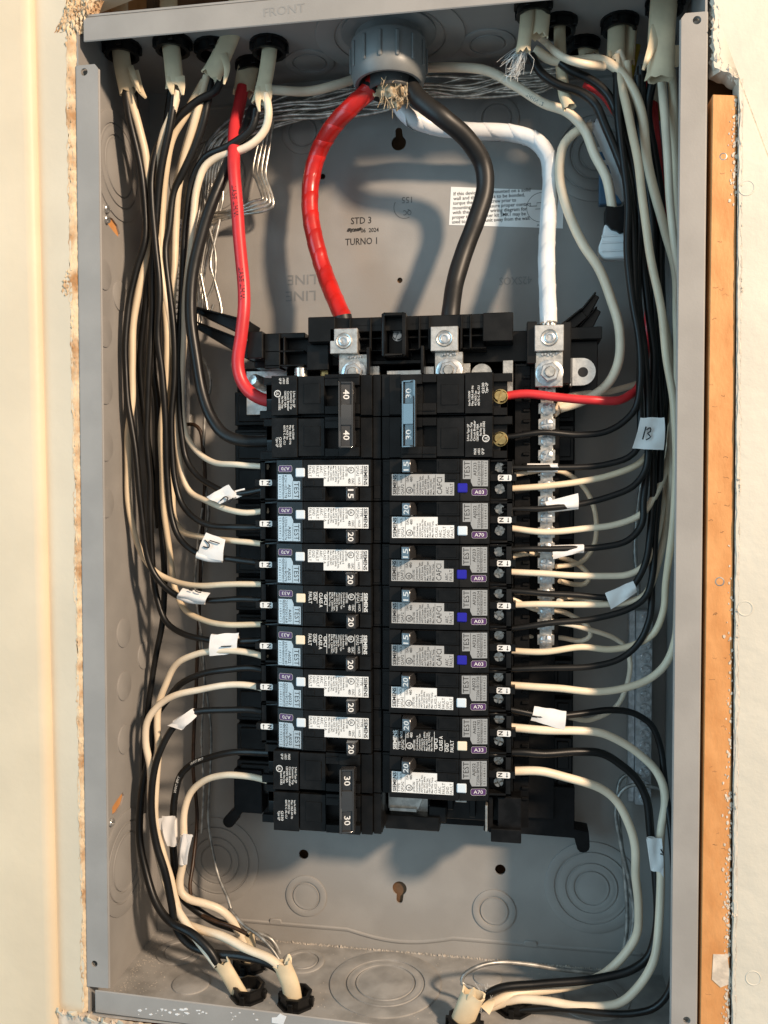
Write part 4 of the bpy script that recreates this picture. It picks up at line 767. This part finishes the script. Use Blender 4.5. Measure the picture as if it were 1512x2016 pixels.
LBs = [
 ([(505, 215, 45), (497, 250, 46), (451, 288), (405, 311), (378, 360), (366, 430), (361, 519), (356, 608), (351, 700), (352, 780), (357, 850), (367, 904), (388, 936), (418, 957), (460, 972), (527, 962)], [(0, 45), (.3, 56), (.8, 58), (1, 36)], 'black wire tagged 2 into the first small left breaker'),
 ([(418, 150), (404, 231), (385, 285), (362, 335), (342, 380), (333, 450), (326, 489), (334, 579), (343, 653), (343, 740), (338, 820), (340, 900), (345, 948), (360, 995), (386, 1023), (418, 1036), (470, 1038), (530, 1038)], [(0, 44), (.3, 52), (.8, 54), (1, 36)], 'untagged black wire into the second small left breaker'),
 ([(437, 152), (425, 178), (391, 197), (356, 225), (332, 255), (310, 291), (299, 350), (299, 400), (305, 474), (314, 579), (311, 668), (320, 742), (327, 850), (329, 940), (336, 1010), (353, 1058), (386, 1087), (448, 1100), (530, 1110)], [(0, 40), (.25, 40), (.8, 50), (1, 36)], 'black wire tagged 4, starting at the wide leaning jacket'),
 ([(247, 180), (254, 225), (264, 270), (279, 345), (285, 410), (285, 474), (270, 530), (253, 600), (247, 668), (248, 742), (252, 790), (261, 850), (270, 924), (281, 1029), (290, 1092), (308, 1136), (346, 1172), (409, 1182), (470, 1180), (530, 1182)], [(0, 34), (.3, 44), (.6, 44), (.85, 48), (1, 36)], 'black wire tagged 3, bowing furthest left'),
 ([(345, 178), (335, 250), (318, 330), (308, 420), (302, 520), (298, 640), (292, 760), (290, 850), (295, 960), (299, 1090), (310, 1180), (328, 1225), (360, 1247), (403, 1258), (450, 1263), (530, 1260)], [(0, 33), (.3, 46), (.8, 56), (1, 36)], 'black wire tagged 1 into the fifth small left breaker'),
 ([(530, 1322), (500, 1316), (455, 1318), (400, 1326), (355, 1346), (330, 1376), (306, 1412), (299, 1445), (296, 1485), (287, 1520), (279, 1561), (275, 1644), (285, 1710), (305, 1772), (335, 1814), (381, 1840), (415, 1874), (430, 1900)], [(0, 36), (.3, 54), (.6, 52), (1, 32)], 'black wire of the sixth small left breaker looping to the left floor jacket'),
 ([(530, 1404), (500, 1398), (460, 1397), (385, 1402), (355, 1419), (332, 1445), (312, 1487), (300, 1545), (299, 1610), (309, 1665), (325, 1715), (337, 1776), (348, 1828), (375, 1860), (415, 1876), (481, 1884), (530, 1897), (560, 1915)], [(0, 36), (.25, 44), (.7, 42), (1, 29)], 'black wire with a folded tag in front of the lower left bundle'),
 ([(530, 1482), (471, 1480), (415, 1491), (378, 1504), (355, 1527), (345, 1561), (341, 1604), (341, 1672), (347, 1732), (360, 1768), (380, 1786), (420, 1812), (470, 1832), (487, 1850)], [(0, 38), (.3, 56), (.7, 58), (1, 62)], 'printed black wire of the lower left 30 amp breaker with a paper tag'),
 ([(340, 160), (330, 230), (322, 300), (316, 380), (312, 480), (306, 580), (300, 700), (310, 800), (312, 900), (314, 1000), (322, 1100), (322, 1200), (300, 1330), (285, 1480), (283, 1600)], [(0, 45), (.2, 62), (.8, 76), (1, 80)], 'dim black wire at the back of the left bundle'),
 ([(262, 170), (270, 240), (285, 300), (300, 420), (296, 520), (284, 620), (276, 720), (284, 820), (300, 930), (312, 1040)], [(0, 38), (.3, 60), (1, 78)], 'dim black wire nearest the left wall'),
]
for L, d, t in LBs: wire(L, d, RB, 'blackwire', t, gB, mark=('TYPE THHN', 'wink', 2.2, (52, 76), -1) if 'printed' in t else None, tp=(1.0, 1.38) if L[0][0] > 500 and L[0][1] > 1000 else (1.25, .95))
wire([(478, 172, 64), (470, 215, 60), (461, 260), (461, 320), (466, 400), (474, 500), (480, 600), (475, 660), (468, 712), (474, 745), (490, 770), (516, 786), (536, 790)], [(0, 60), (.3, 44), (.7, 38), (1, 40)], 4.0, 'redwire', 'thick red wire into the 40 amp breaker, printed along its length', 'thick 40 amp wires', seg=16, mark=('TYPE THW', 'ink', 4.2, (75, 128), -1))
wire([(500, 215, 60), (486, 252), (470, 285), (447, 330), (421, 390), (398, 460), (382, 520), (376, 570), (376, 630), (386, 700), (398, 775), (415, 820), (440, 852), (480, 868), (540, 868)], [(0, 56), (.3, 46), (.7, 44), (1, 40)], 3.8, 'blackwire', 'thick black wire into the 40 amp breaker', 'thick 40 amp wires', seg=16)
b = MB(); p = at(527, 788, 40); random.seed(1)
for k in range(7): q = p+Vector((random.uniform(-1, 1), random.uniform(-2, 1), random.uniform(-2.4, 2.4))); b.tube([q, q+Vector((9, 0, random.uniform(-.4, .4)))], .55, 6)
tag(b.build('copper_strands', M['brass'], ang=60), 'copper strands of the red wire at the 40 amp breaker', 'wire strands')

# ---------------------------------------------------------------- RIGHT WIRES
gW, gB = 'white wires on the right side', 'black wires on the right side'
RBs = [
 ([(988, 861), (1010, 859), (1068, 851), (1135, 856), (1190, 850), (1228, 829), (1250, 803), (1258, 760), (1258, 690), (1252, 600), (1244, 500), (1237, 400), (1228, 320), (1218, 240), (1214, 120)], 'untagged black wire of the upper right 30 amp breaker'),
 ([(988, 921), (1030, 921), (1068, 921), (1135, 920), (1190, 914), (1237, 900), (1262, 880), (1267, 840), (1266, 760), (1262, 670), (1255, 600), (1248, 500), (1244, 420), (1234, 360), (1214, 300), (1192, 250), (1172, 206), (1142, 181), (1100, 167), (1064, 142), (1046, 108)], 'black wire with a narrow white tag, rising over to the split jackets'),
 ([(988, 1003), (1030, 1001), (1068, 1001), (1142, 993), (1203, 977), (1245, 957), (1268, 925), (1274, 870), (1276, 780), (1274, 690), (1268, 600), (1264, 500), (1258, 410), (1246, 340), (1230, 270), (1214, 222), (1196, 186), (1164, 157), (1120, 135), (1092, 112)], 'black wire with a folded white tag crossing the neutral bar'),
 ([(988, 1083), (1030, 1081), (1102, 1081), (1186, 1077), (1237, 1063), (1264, 1033), (1274, 985), (1280, 900), (1284, 800), (1284, 700), (1280, 600), (1272, 480), (1260, 360), (1240, 250), (1222, 190), (1212, 130)], 'black wire with a triangular white tag by the neutral bar'),
 ([(988, 1163), (1030, 1165), (1068, 1168), (1135, 1171), (1190, 1176), (1223, 1172), (1250, 1149), (1270, 1110), (1280, 1050), (1288, 950), (1292, 850), (1294, 700), (1292, 600), (1288, 480), (1276, 340), (1266, 240), (1262, 150)], 'black wire with a large white tag near the ground bar'),
 ([(988, 1239), (1030, 1234), (1085, 1226), (1169, 1218), (1237, 1200), (1272, 1174), (1285, 1130), (1290, 1050), (1296, 950), (1300, 850), (1302, 700), (1298, 600), (1290, 500), (1282, 400), (1274, 300), (1266, 200), (1268, 130)], 'untagged black wire curving up below the large white tag'),
 ([(988, 1318), (1030, 1317), (1102, 1315), (1169, 1311), (1220, 1298), (1258, 1265), (1279, 1217), (1284, 1150), (1292, 1040), (1303, 940), (1308, 840), (1308, 700), (1308, 600), (1310, 480), (1306, 380), (1290, 300), (1274, 220), (1290, 120)], 'black wire passing in front of the ground bar, lowest to rise'),
]
for i, (L, t) in enumerate(RBs): wire([p if p[1] > 1000 or p[0] < 1240 else (p[0]-2+5*math.sin(p[1]*.011+i*2.1)-(4 if 420 < p[1] < 620 else 0), p[1]) for p in L], [(0, 36), (.2, 44), (.4, 42+i*3), (.8, 44+i*2), (1, 46)], RB, 'blackwire', t, gB, tp=(.9, 1.3))
wire([(988, 1394), (1010, 1398), (1080, 1410), (1135, 1406), (1203, 1398), (1246, 1403), (1282, 1427), (1301, 1474), (1308, 1530), (1318, 1610), (1326, 1690), (1330, 1800), (1328, 1890), (1318, 1950), (1290, 1982), (1250, 1993), (1191, 1994), (1100, 1985), (1010, 1990)], [(0, 36), (.3, 58), (.7, 26), (1, 40)], RB, 'blackwire', 'black wire hugging the lower right wall, tagged near the breaker', gB)
wire([(988, 1481), (1030, 1481), (1068, 1484), (1135, 1480), (1186, 1484), (1220, 1503), (1252, 1532), (1272, 1573), (1281, 1642), (1291, 1727), (1293, 1824), (1278, 1882), (1244, 1909), (1183, 1925), (1062, 1937), (981, 1947), (940, 1972)], [(0, 36), (.3, 54), (.75, 48), (1, 36)], 2.5, 'blackwire', 'black wire sweeping down the right and back to the floor jacket', gB)
RWs = [
 ([(1006, 962), (1068, 957), (1135, 950), (1203, 935), (1262, 910), (1290, 870), (1318, 800), (1320, 700), (1300, 600), (1286, 500), (1270, 400), (1250, 300), (1240, 200), (1234, 120)], 'white wire of the first small right breaker vanishing behind the black bundle', 66),
 ([(1006, 1040), (1068, 1047), (1152, 1040), (1210, 1033), (1262, 1012), (1292, 970), (1316, 900), (1326, 800), (1312, 700), (1300, 600), (1296, 480), (1284, 380), (1262, 280), (1236, 180), (1212, 110)], 'stained white wire of the second small right breaker', 70),
 ([(1006, 1126), (1068, 1129), (1135, 1134), (1203, 1134), (1237, 1131), (1266, 1116), (1292, 1060), (1308, 960), (1316, 860), (1312, 760), (1302, 640), (1292, 540), (1284, 420), (1268, 320), (1252, 240), (1236, 160), (1218, 100)], 'white wire of the third small right breaker', 74),
 ([(1006, 1191), (1050, 1190), (1102, 1190), (1190, 1190), (1237, 1185), (1270, 1170), (1296, 1110), (1312, 1020), (1322, 920), (1316, 800), (1306, 680), (1300, 560), (1296, 450), (1298, 350), (1290, 250), (1288, 150), (1290, 60)], 'white wire level with the large tag', 76),
 ([(1006, 1281), (1068, 1284), (1146, 1274), (1203, 1278), (1244, 1270), (1285, 1248), (1306, 1203), (1311, 1152), (1318, 1090), (1328, 1000), (1331, 900), (1326, 790), (1312, 700), (1303, 617), (1288, 540), (1276, 470), (1266, 400), (1256, 320), (1240, 240), (1220, 150), (1213, 110)], 'white wire of the fifth small right breaker crossing the ground bar', 30),
 ([(1006, 1349), (1040, 1351), (1102, 1356), (1169, 1362), (1230, 1355), (1276, 1338), (1308, 1310), (1328, 1265), (1334, 1200), (1335, 1100), (1336, 950), (1336, 800), (1334, 650), (1330, 530), (1310, 456), (1289, 383), (1274, 310), (1263, 226), (1244, 172), (1216, 136), (1179, 116), (1135, 119), (1088, 118), (1053, 98)], 'longest white wire, from the sixth small right breaker up over the top', 44),
 ([(1345, 640), (1338, 560), (1326, 470), (1318, 380), (1312, 280), (1306, 200), (1302, 150)], 'white wire dropping from the largest right jacket', 30),
 ([(1338, 620), (1336, 500), (1334, 400), (1328, 280), (1326, 200), (1322, 140)], 'second white wire dropping beside the right flange', 40),
 ([(1060, 72), (1075, 84), (1095, 104), (1120, 118), (1150, 126), (1190, 130)], 'short white wire joining the crossing pair at the right', 36),
]
for L, t, y in RWs: wire(L, [(0, 36), (.18, 46), (.4, y), (.8, y), (1, 46)], 2.2 if 'longest' not in t else 2.5, 'whitewire', t, gW, tp=(.86, 1.15))
wire([(1006, 1432), (1068, 1437), (1135, 1438), (1186, 1444), (1230, 1464), (1265, 1490), (1290, 1515), (1305, 1545), (1309, 1581), (1302, 1630), (1300, 1680), (1301, 1727), (1297, 1824), (1285, 1895), (1252, 1949), (1216, 1976), (1143, 1982), (1074, 1971), (1020, 1968), (962, 1984)], [(0, 36), (.3, 54), (.75, 36), (1, 40)], 2.5, 'whitewire', 'white wire of the seventh small right breaker dropping along the right wall', gW)
wire([(1006, 1518), (1062, 1519), (1111, 1530), (1183, 1553), (1216, 1580), (1238, 1621), (1250, 1665), (1251, 1723), (1257, 1783), (1254, 1836), (1232, 1874), (1191, 1917), (1150, 1935), (1082, 1949), (1001, 1960), (955, 1982)], [(0, 36), (.3, 50), (.75, 58), (1, 38)], 2.6, 'whitewire', 'white wire of the eighth small right breaker arching down inside the others', gW)
wire([(978, 786), (1000, 779), (1038, 775), (1104, 782), (1170, 788), (1219, 789), (1240, 778), (1256, 764), (1270, 700), (1280, 560), (1286, 420), (1288, 300), (1284, 230), (1276, 150)], [(0, 36), (.2, 38), (.4, 62), (1, 62)], 2.6, 'redwire', 'red wire into the upper right 30 amp breaker', 'red wires', seg=14)
wire([(1290, 90), (1284, 160), (1286, 240), (1292, 300), (1300, 380), (1310, 470)], 62, 3.4, 'redwire', 'dull red wire deep in the upper right corner', 'red wires')
wire([(1150, 165), (1172, 176), (1190, 190), (1212, 222)], 56, 2.2, 'redwire', 'short red wire peeping between black wires at the upper right', 'red wires')
wire([(1255, 90), (1246, 130), (1240, 170), (1250, 210), (1272, 236), (1296, 232), (1304, 200)], 66, 2.2, 'yellow', 'yellow wire curled in the upper right corner', 'yellow wires')
# long white wires across the top
wire([(505, 176, 60), (545, 178, 64), (606, 180, 66), (660, 168, 70), (720, 150, 78), (800, 136, 80), (838, 134, 74), (900, 132), (960, 139), (1015, 168), (1070, 203), (1117, 221), (1150, 255), (1170, 303), (1194, 350), (1206, 412), (1210, 432)], [(0, 60), (.5, 62), (1, 60)], 2.9, 'whitewire', 'long white wire running behind the conduit to the black connector', 'long white wires', seg=14, mark=('THHN 12', 'emboss', 3, (190,), -1))
wire([(1165, 250), (1140, 256), (1112, 282), (1103, 318), (1103, 360), (1117, 413), (1148, 480), (1180, 530), (1203, 590), (1219, 650), (1217, 712), (1193, 759), (1152, 788), (1102, 804)], [(0, 66), (.5, 58), (1, 52)], 2.9, 'whitewire', 'white wire looping outside the neutral cable to the neutral bar', 'long white wires', seg=14)
wire([(1098, 818), (1096, 815), (1110, 786), (1150, 776), (1200, 770), (1255, 756), (1300, 740)], [(0, 52), (1, 72)], 2.0, 'whitewire', 'thin white wire to the neutral bar under the red wire', 'long white wires')
# CAFCI pigtails
for L, t in (([(1008, 936), (1040, 930), (1085, 926), (1119, 934), (1146, 955), (1166, 989), (1174, 1030), (1169, 1074), (1149, 1103), (1129, 1111), (1095, 1115)], 'largest loop below the narrow tag'),
             ([(1003, 1096), (1041, 1090), (1085, 1094), (1122, 1103), (1146, 1118), (1160, 1135), (1152, 1149), (1135, 1151), (1102, 1144)], 'small loop behind the triangular tag'),
             ([(1008, 1178), (1030, 1190), (1060, 1201), (1102, 1203), (1135, 1217), (1158, 1234), (1163, 1251), (1146, 1262), (1102, 1256), (1034, 1252), (1006, 1251)], 'middle loop under the level white wire'),
             ([(1098, 1226), (1125, 1230), (1149, 1236), (1183, 1246), (1212, 1258), (1232, 1275), (1240, 1305), (1236, 1342), (1220, 1383), (1203, 1400), (1160, 1418), (1120, 1412)], 'open loop in front of the ground bar'),
             ([(1100, 1183), (1120, 1176), (1150, 1183), (1190, 1186)], 'short piece above the level white wire')):
    wire(L, [(0, 40), (.4, 60), (.8, 66), (1, 52)], 1.55, 'whitewire', 'thin white pigtail to the neutral bar, '+t, 'thin white breaker pigtails', 'pigtail_wire')
b = MB(); p = at(1040, 936, 40)                              # black coil sleeve on the first pigtail
for i in range(14): q = at(1012+i*3.8, 937-i*.55, 42+i*.4); b.lathe([(1.6, -.4), (2.0, 0), (1.6, .4)], q, (1, 0, .1), 10)
tag(b.build('ribbed_sleeve', M['black'], ang=60), 'black ribbed sleeve on the pigtail below the narrow tag', 'sleeve')

# ---------------------------------------------------------------- BARE GROUNDS
gG = 'bare ground wires crossing the top of the panel'
random.seed(17)
ways = ['topmost', 'second from the top', 'third from the top', 'fourth from the top', 'fifth from the top', 'sixth from the top', 'seventh from the top', 'eighth from the top', 'ninth from the top', 'tenth from the top', 'next to lowest', 'lowest']
for i in range(12):
    o = i*6.2-34; ph = random.uniform(0, 6)
    L = [(352+i*4, 640), (356+i*4, 560), (362+i*5, 470), (372+i*6, 390), (385+i*5, 330), (408+i*4, 288+o*.25), (450, 262+o*.5), (505, 236+o*.6), (570, 218+o*.7), (640, 205+o*.8), (700, 196+o*.8), (760, 188+o*.7), (840, 176+o*.5), (920, 172+o*.6), (1000, 164+o*.5), (1060, 160+o*.5), (1110, 150+o*.4)]
    L = [(u, v+(8 if u > 430 else 2)*math.sin(u*.024+ph)+random.uniform(-2, 2)) for u, v in L]
    wire(L, [(0, 90), (.3, 86), (.5, 84+3*math.sin(ph)), (1, 80)], 1.0, 'bare', f'bare ground wire from left bar across the top, {ways[i]} of the strands', gG, 'bare_ground_wire', 'ground wire', 8)
gS = 'bare wires bent square beside the red wire'
for i in range(4):
    k = i*7.5
    wire([(538-k*.9, 238+k), (532-k, 280), (523-k*1.1, 340), (526-k*.9, 356), (538-k*.9, 392), (537-k*.9, 406-k*.6), (520-k, 415-k*.8), (470, 424-k*.6), (421, 438-k*.8), (402, 446-k), (390, 480)], [(0, 84), (.5, 80-i), (1, 86)], .95, 'bare', f'bare ground wire in the square bend, {["outermost", "second", "third", "innermost"][i]} of four', gS, 'bare_ground_wire', 'ground wire', 8)
gL = 'loose ground wires on the left'
for L, m, r, t in (([(500, 205), (462, 228), (430, 255), (405, 290), (398, 360), (410, 440), (424, 500), (420, 560), (402, 600)], 'greywire', 1.1, 'dull bare wire slanting left from the pointed jacket'),
    ([(436, 420), (424, 470), (414, 520), (424, 560), (436, 612), (432, 640)], 'bare', 1.3, 'bright bare wire bent behind the upper guide arm'),
    ([(395, 540), (405, 590), (412, 620), (420, 600)], 'bare', 1.3, 'short bright bare wire end behind the guide arm'),
    ([(386, 700), (398, 706), (410, 730), (414, 760), (405, 800), (402, 850), (400, 900), (404, 960), (410, 1010), (404, 1060), (396, 1130), (392, 1200), (395, 1280), (406, 1363), (415, 1439), (414, 1511), (409, 1611), (415, 1660), (431, 1726), (450, 1772), (457, 1802), (452, 1790), (480, 1822), (510, 1842), (535, 1868), (556, 1900)], 'greywire', 1.2, 'long dull bare wire down the left back to the floor'),
    ([(364, 836), (382, 836), (394, 848), (398, 870), (404, 930), (400, 1010), (396, 1100), (392, 1200), (388, 1300), (384, 1400), (380, 1511), (388, 1611), (380, 1700), (374, 1750), (385, 1790), (420, 1812), (460, 1826), (485, 1838)], 'copper', 1.3, 'brown paper-wrapped wire running down the left back'),
    ([(398, 1000), (388, 1080), (384, 1160), (398, 1260), (402, 1340), (396, 1450), (400, 1560), (396, 1640)], 'greywire', 1.0, 'second dull bare wire behind tags 3 and 1'),
    ([(486, 1836), (510, 1838), (535, 1850), (552, 1880), (558, 1905)], 'greywire', 1.7, 'stiff dull wire arching to the right floor jacket')):
    wire(L, [(0, 86), (.7, 90), (1, 50)] if len(L) > 9 else 84, r, m, t, gL, 'bare_ground_wire', 'ground wire', 8)
gR = 'loose ground wires on the right'
for L, d, t in (([(1262, 1530), (1238, 1524), (1222, 1534), (1216, 1561), (1219, 1621), (1228, 1702), (1234, 1783), (1232, 1844), (1222, 1884), (1190, 1912)], 84, 'bare wire hooking off the ground bar and down inside the white wire'),
    ([(1310, 1555), (1280, 1548), (1246, 1545), (1222, 1560), (1212, 1600), (1222, 1660), (1240, 1740), (1248, 1800), (1240, 1850), (1216, 1890)], 76, 'bare wire crossing the ground bar foot and dropping beside it'),
    ([(1183, 1917), (1102, 1909), (1042, 1899), (981, 1895), (940, 1903), (912, 1921), (910, 1935), (938, 1950), (940, 1975)], [(0, 70), (1, 38)], 'bare wire looping over the floor to the split jacket'),
    ([(1258, 1180), (1256, 1140), (1250, 1080), (1258, 980), (1280, 860)], 86, 'bare wire rising from the top of the ground bar')):
    wire(L, d, 1.35, 'greywire', t, gR, 'bare_ground_wire', 'ground wire', 8)

# ---------------------------------------------------------------- surge module at the upper right
SP = thing('black_cable_connector', tuple(at(1218, 440, 62)), 'black plastic connector with a clipped white plug below it', 'connector')
b = MB(); b.prism([(-8.2, 9), (-8.2, -1), (-5, -5), (-2, -6), (0, -7.6), (2.4, -7), (4, -5), (7, -5), (8.2, -2), (8.2, 9.5), (3, 10), (1, 8), (-3, 8)], -7, 7); b.build('shell', M['black2'], SP, bevel=.4, ang=20)
b = MB(); b.prism([(-8.6, -1), (8, -4), (9, -19), (9, -22), (-9, -21.5), (-12, -18), (-12, -14), (-9.6, -7)], -4, 5); pg = b.build('white_plug', M['spdwhite'], SP, bevel=.8)
for z in (-9, -13, -18): b = MB(); b.box(-10.5, 9, -4.9, -4, z, z+1.1); b.build('moulded_rib', M['spdwhite'], pg, bevel=.3)
SB = thing('white_plastic_strap', tuple(at(1190, 300, 66)), 'white plastic strap curving down behind the long white wire', 'strap')
o0 = at(1190, 300, 66); Q = smooth_path([at(u, v, 66)-o0 for u, v in ((1158, 246), (1170, 243), (1182, 262), (1198, 298), (1212, 330), (1220, 360), (1227, 398))], 2)
b = MB(); b.tube(Q, [2.2, 2.8, 3.4]+[3.6]*(len(Q)-6)+[2.4, 1.6, .8], 8, r2=.9, side=(1, 0, 0)); b.build('band', M['spdwhite'], SB, ang=50)
b = MB(); 
for k in range(3): q = at(1183+k*9, 290+k*26, 68)-o0; b.box(q.x-4, q.x+3, q.y-1, q.y+1, q.z-2.6, q.z)
b.build('rung', M['spdwhite'], SB, bevel=.3)
b = MB(); q = at(1206, 350, 74)-o0; b.box(q.x-8, q.x+6, q.y, q.y+6, q.z-16, q.z+20); b.build('blue_case', mat('blue_plastic', (.05, .10, .16), .4), SB, bevel=.6)
# frayed film by the right jacket
b = MB(); random.seed(6)
for i in range(55):
    p = at(1032+random.uniform(-6, 4), 88+random.uniform(-8, 18), 30); e = at(1006+random.gauss(0, 16), 128+random.uniform(-14, 34), 34+random.uniform(-5, 5)); m_ = (p+e)/2+Vector((random.gauss(0, 2.6), random.gauss(0, 2), random.gauss(0, 2.6)))
    b.tube(smooth_path([p, m_, e], 4), random.uniform(.05, .14), 4)
tag(b.build('frayed_film', M['hair'], ang=60), 'wispy clear plastic film hanging from the jacket right of the conduit', 'plastic film')
b = MB(); p = at(955, 1976, 36)
for i in range(40): q = p+Vector((random.uniform(-4, 4), random.uniform(-3, 3), random.uniform(-4, 5))); b.tube([q, q+Vector((random.uniform(-5, 4), random.uniform(-3, 3), random.uniform(2, 9)))], random.uniform(.05, .15), 4)
tag(b.build('frayed_film', M['hair'], ang=60), 'wispy film in the split jacket at the lower right', 'plastic film')

# ---------------------------------------------------------------- PAPER TAGS
def flag(Q, Y, label, strokes=(), bend=1.2, wrap=None, tail=None):
    c = [at(u, v, Y) for u, v in Q]; o = sum(c, Vector())/4; n = 8; b = MB(); top = []
    for j in range(n+1):
        for i in range(n+1):
            s_, t_ = i/n, j/n; p = c[0]*(1-s_)*(1-t_)+c[1]*s_*(1-t_)+c[2]*s_*t_+c[3]*(1-s_)*t_
            top.append(p-o+Vector((0, -bend*math.sin(math.pi*t_)-.5*math.sin(6*s_+t_*4)-.7*noise.noise(Vector((s_*2.5+o.x, t_*2.5, o.z))), .6*noise.noise(Vector((s_*3, o.x, t_*2))))))
    N = (n+1)**2; vs = top+[p+Vector((0, .3, 0)) for p in top]; fs = []
    for j in range(n):
        for i in range(n): a = j*(n+1)+i; fs += [(a, a+1, a+n+2, a+n+1), (a+N, a+n+1+N, a+n+2+N, a+1+N)]
    for i in range(n):
        for a, d in ((i, i+1), (n*(n+1)+i+1, n*(n+1)+i), ((i+1)*(n+1), i*(n+1)), (i*(n+1)+n, (i+1)*(n+1)+n)): fs.append((d, a, a+N, d+N))
    b.add(vs, fs)
    ob = b.build('paper_tag', M['paper'], ang=50); ob.location = o*S; tag(ob, label, 'paper tag', 'white paper tags folded round the wires')
    if tail:
        b = MB(); b.prism([(p.x-o.x, p.z-o.z) for p in [at(u, v, Y) for u, v in tail]], -.5, -.1); b.build('folded_corner', M['paper'], ob, ang=30)
    if wrap:
        P = smooth_path([at(u, v, Y+2.4)-o for u, v in wrap], 2); b = MB(); b.tube(P, 2.7, 12); b.build('wrapped_part', M['paper'], ob, ang=60)
    if strokes:
        b = MB()
        for st_ in strokes:
            P = smooth_path([at(u, v, Y-bend-1.0)-o for u, v in st_], 1.2) if len(st_) > 2 else [at(u, v, Y-bend-1.0)-o for u, v in st_]
            b.tube(P, .4, 6)
        b.build('handwriting', M['ink'], ob)
    return ob
flag([(406, 978), (450, 954), (470, 976), (432, 992)], 40, 'paper tag marked 2 on the left, beside the first small breaker', [[(434, 986), (443, 978), (449, 980), (446, 987), (452, 988), (459, 980)]], tail=[(462, 966), (482, 961), (483, 974), (466, 981)], wrap=[(437, 973), (466, 974)])
flag([(406, 1048), (444, 1063), (439, 1104), (387, 1097)], 38, 'square paper tag marked 4, hiding part of the third white wire', [[(413, 1064), (432, 1070)], [(403, 1063), (412, 1072), (411, 1078), (400, 1076)]], wrap=[(389, 1091), (412, 1098), (438, 1099)])
flag([(360, 1158), (414, 1168), (404, 1188), (350, 1178)], 42, 'paper tag marked 3 on the left, rolled over', [[(372, 1161), (379, 1163)], [(384, 1163), (391, 1166), (396, 1166)]], bend=2.5, wrap=[(352, 1172), (376, 1180), (404, 1182)])
flag([(415, 1249), (470, 1246), (467, 1286), (412, 1292)], 37, 'paper tag marked with a single stroke, lowest of the hand-numbered tags on the left', [[(435, 1273), (455, 1272)]], wrap=[(416, 1256), (440, 1259), (468, 1255)])
flag([(379, 1395), (387, 1410), (360, 1436), (331, 1428)], 40, 'small twisted paper tag above the lower left loop', bend=2, tail=[(330, 1428), (352, 1421), (362, 1422), (358, 1437)], wrap=[(345, 1425), (384, 1402)])
flag([(318, 1607), (345, 1607), (348, 1665), (329, 1666)], 50, 'paper tag on the black wire at the lower left', tail=[(308, 1612), (330, 1608), (330, 1640), (314, 1632)], wrap=[(341, 1612), (342, 1664)])
flag([(361, 1640), (379, 1645), (368, 1702), (354, 1697)], 46, 'paper tag on the white wire at the lower left', tail=[(366, 1641), (381, 1645), (371, 1658)], wrap=[(363, 1645), (360, 1700)])
flag([(1261, 822), (1308, 822), (1307, 886), (1245, 883)], 37, 'paper tag marked 13 round the right black bundle', [[(1272, 840), (1265, 865)], [(1273, 846), (1280, 842), (1281, 849), (1275, 853), (1281, 860), (1272, 866)]], bend=2.5)
flag([(1037, 915), (1096, 913), (1101, 923), (1038, 928)], 39, 'narrow paper tag on the right, topmost by the neutral bar', wrap=[(1038, 921), (1098, 921)])
flag([(1073, 988), (1139, 978), (1139, 999), (1079, 1004)], 40, 'folded paper tag second from the top by the neutral bar', tail=[(1073, 988), (1138, 971), (1139, 980), (1082, 1002)], wrap=[(1078, 1001), (1138, 994)])
flag([(1087, 1076), (1150, 1073), (1149, 1086), (1089, 1101)], 40, 'tapering paper tag third from the top by the neutral bar', wrap=[(1088, 1082), (1149, 1080)])
flag([(1191, 1168), (1247, 1144), (1254, 1166), (1203, 1200)], 42, 'paper tag on the right beside the top of the ground bar', wrap=[(1195, 1176), (1250, 1152)])
flag([(1052, 1391), (1115, 1400), (1112, 1437), (1045, 1419)], 38, 'largest paper tag by the bottom of the right breaker column', wrap=[(1050, 1405), (1113, 1410)])
flag([(1274, 1648), (1303, 1651), (1307, 1716), (1282, 1714)], 44, 'paper tag at the lower right beside the flange', [[(1301, 1672), (1306, 1680)], [(1300, 1681), (1306, 1683)]], tail=[(1296, 1712), (1306, 1690), (1306, 1727)], wrap=[(1281, 1650), (1290, 1712)])
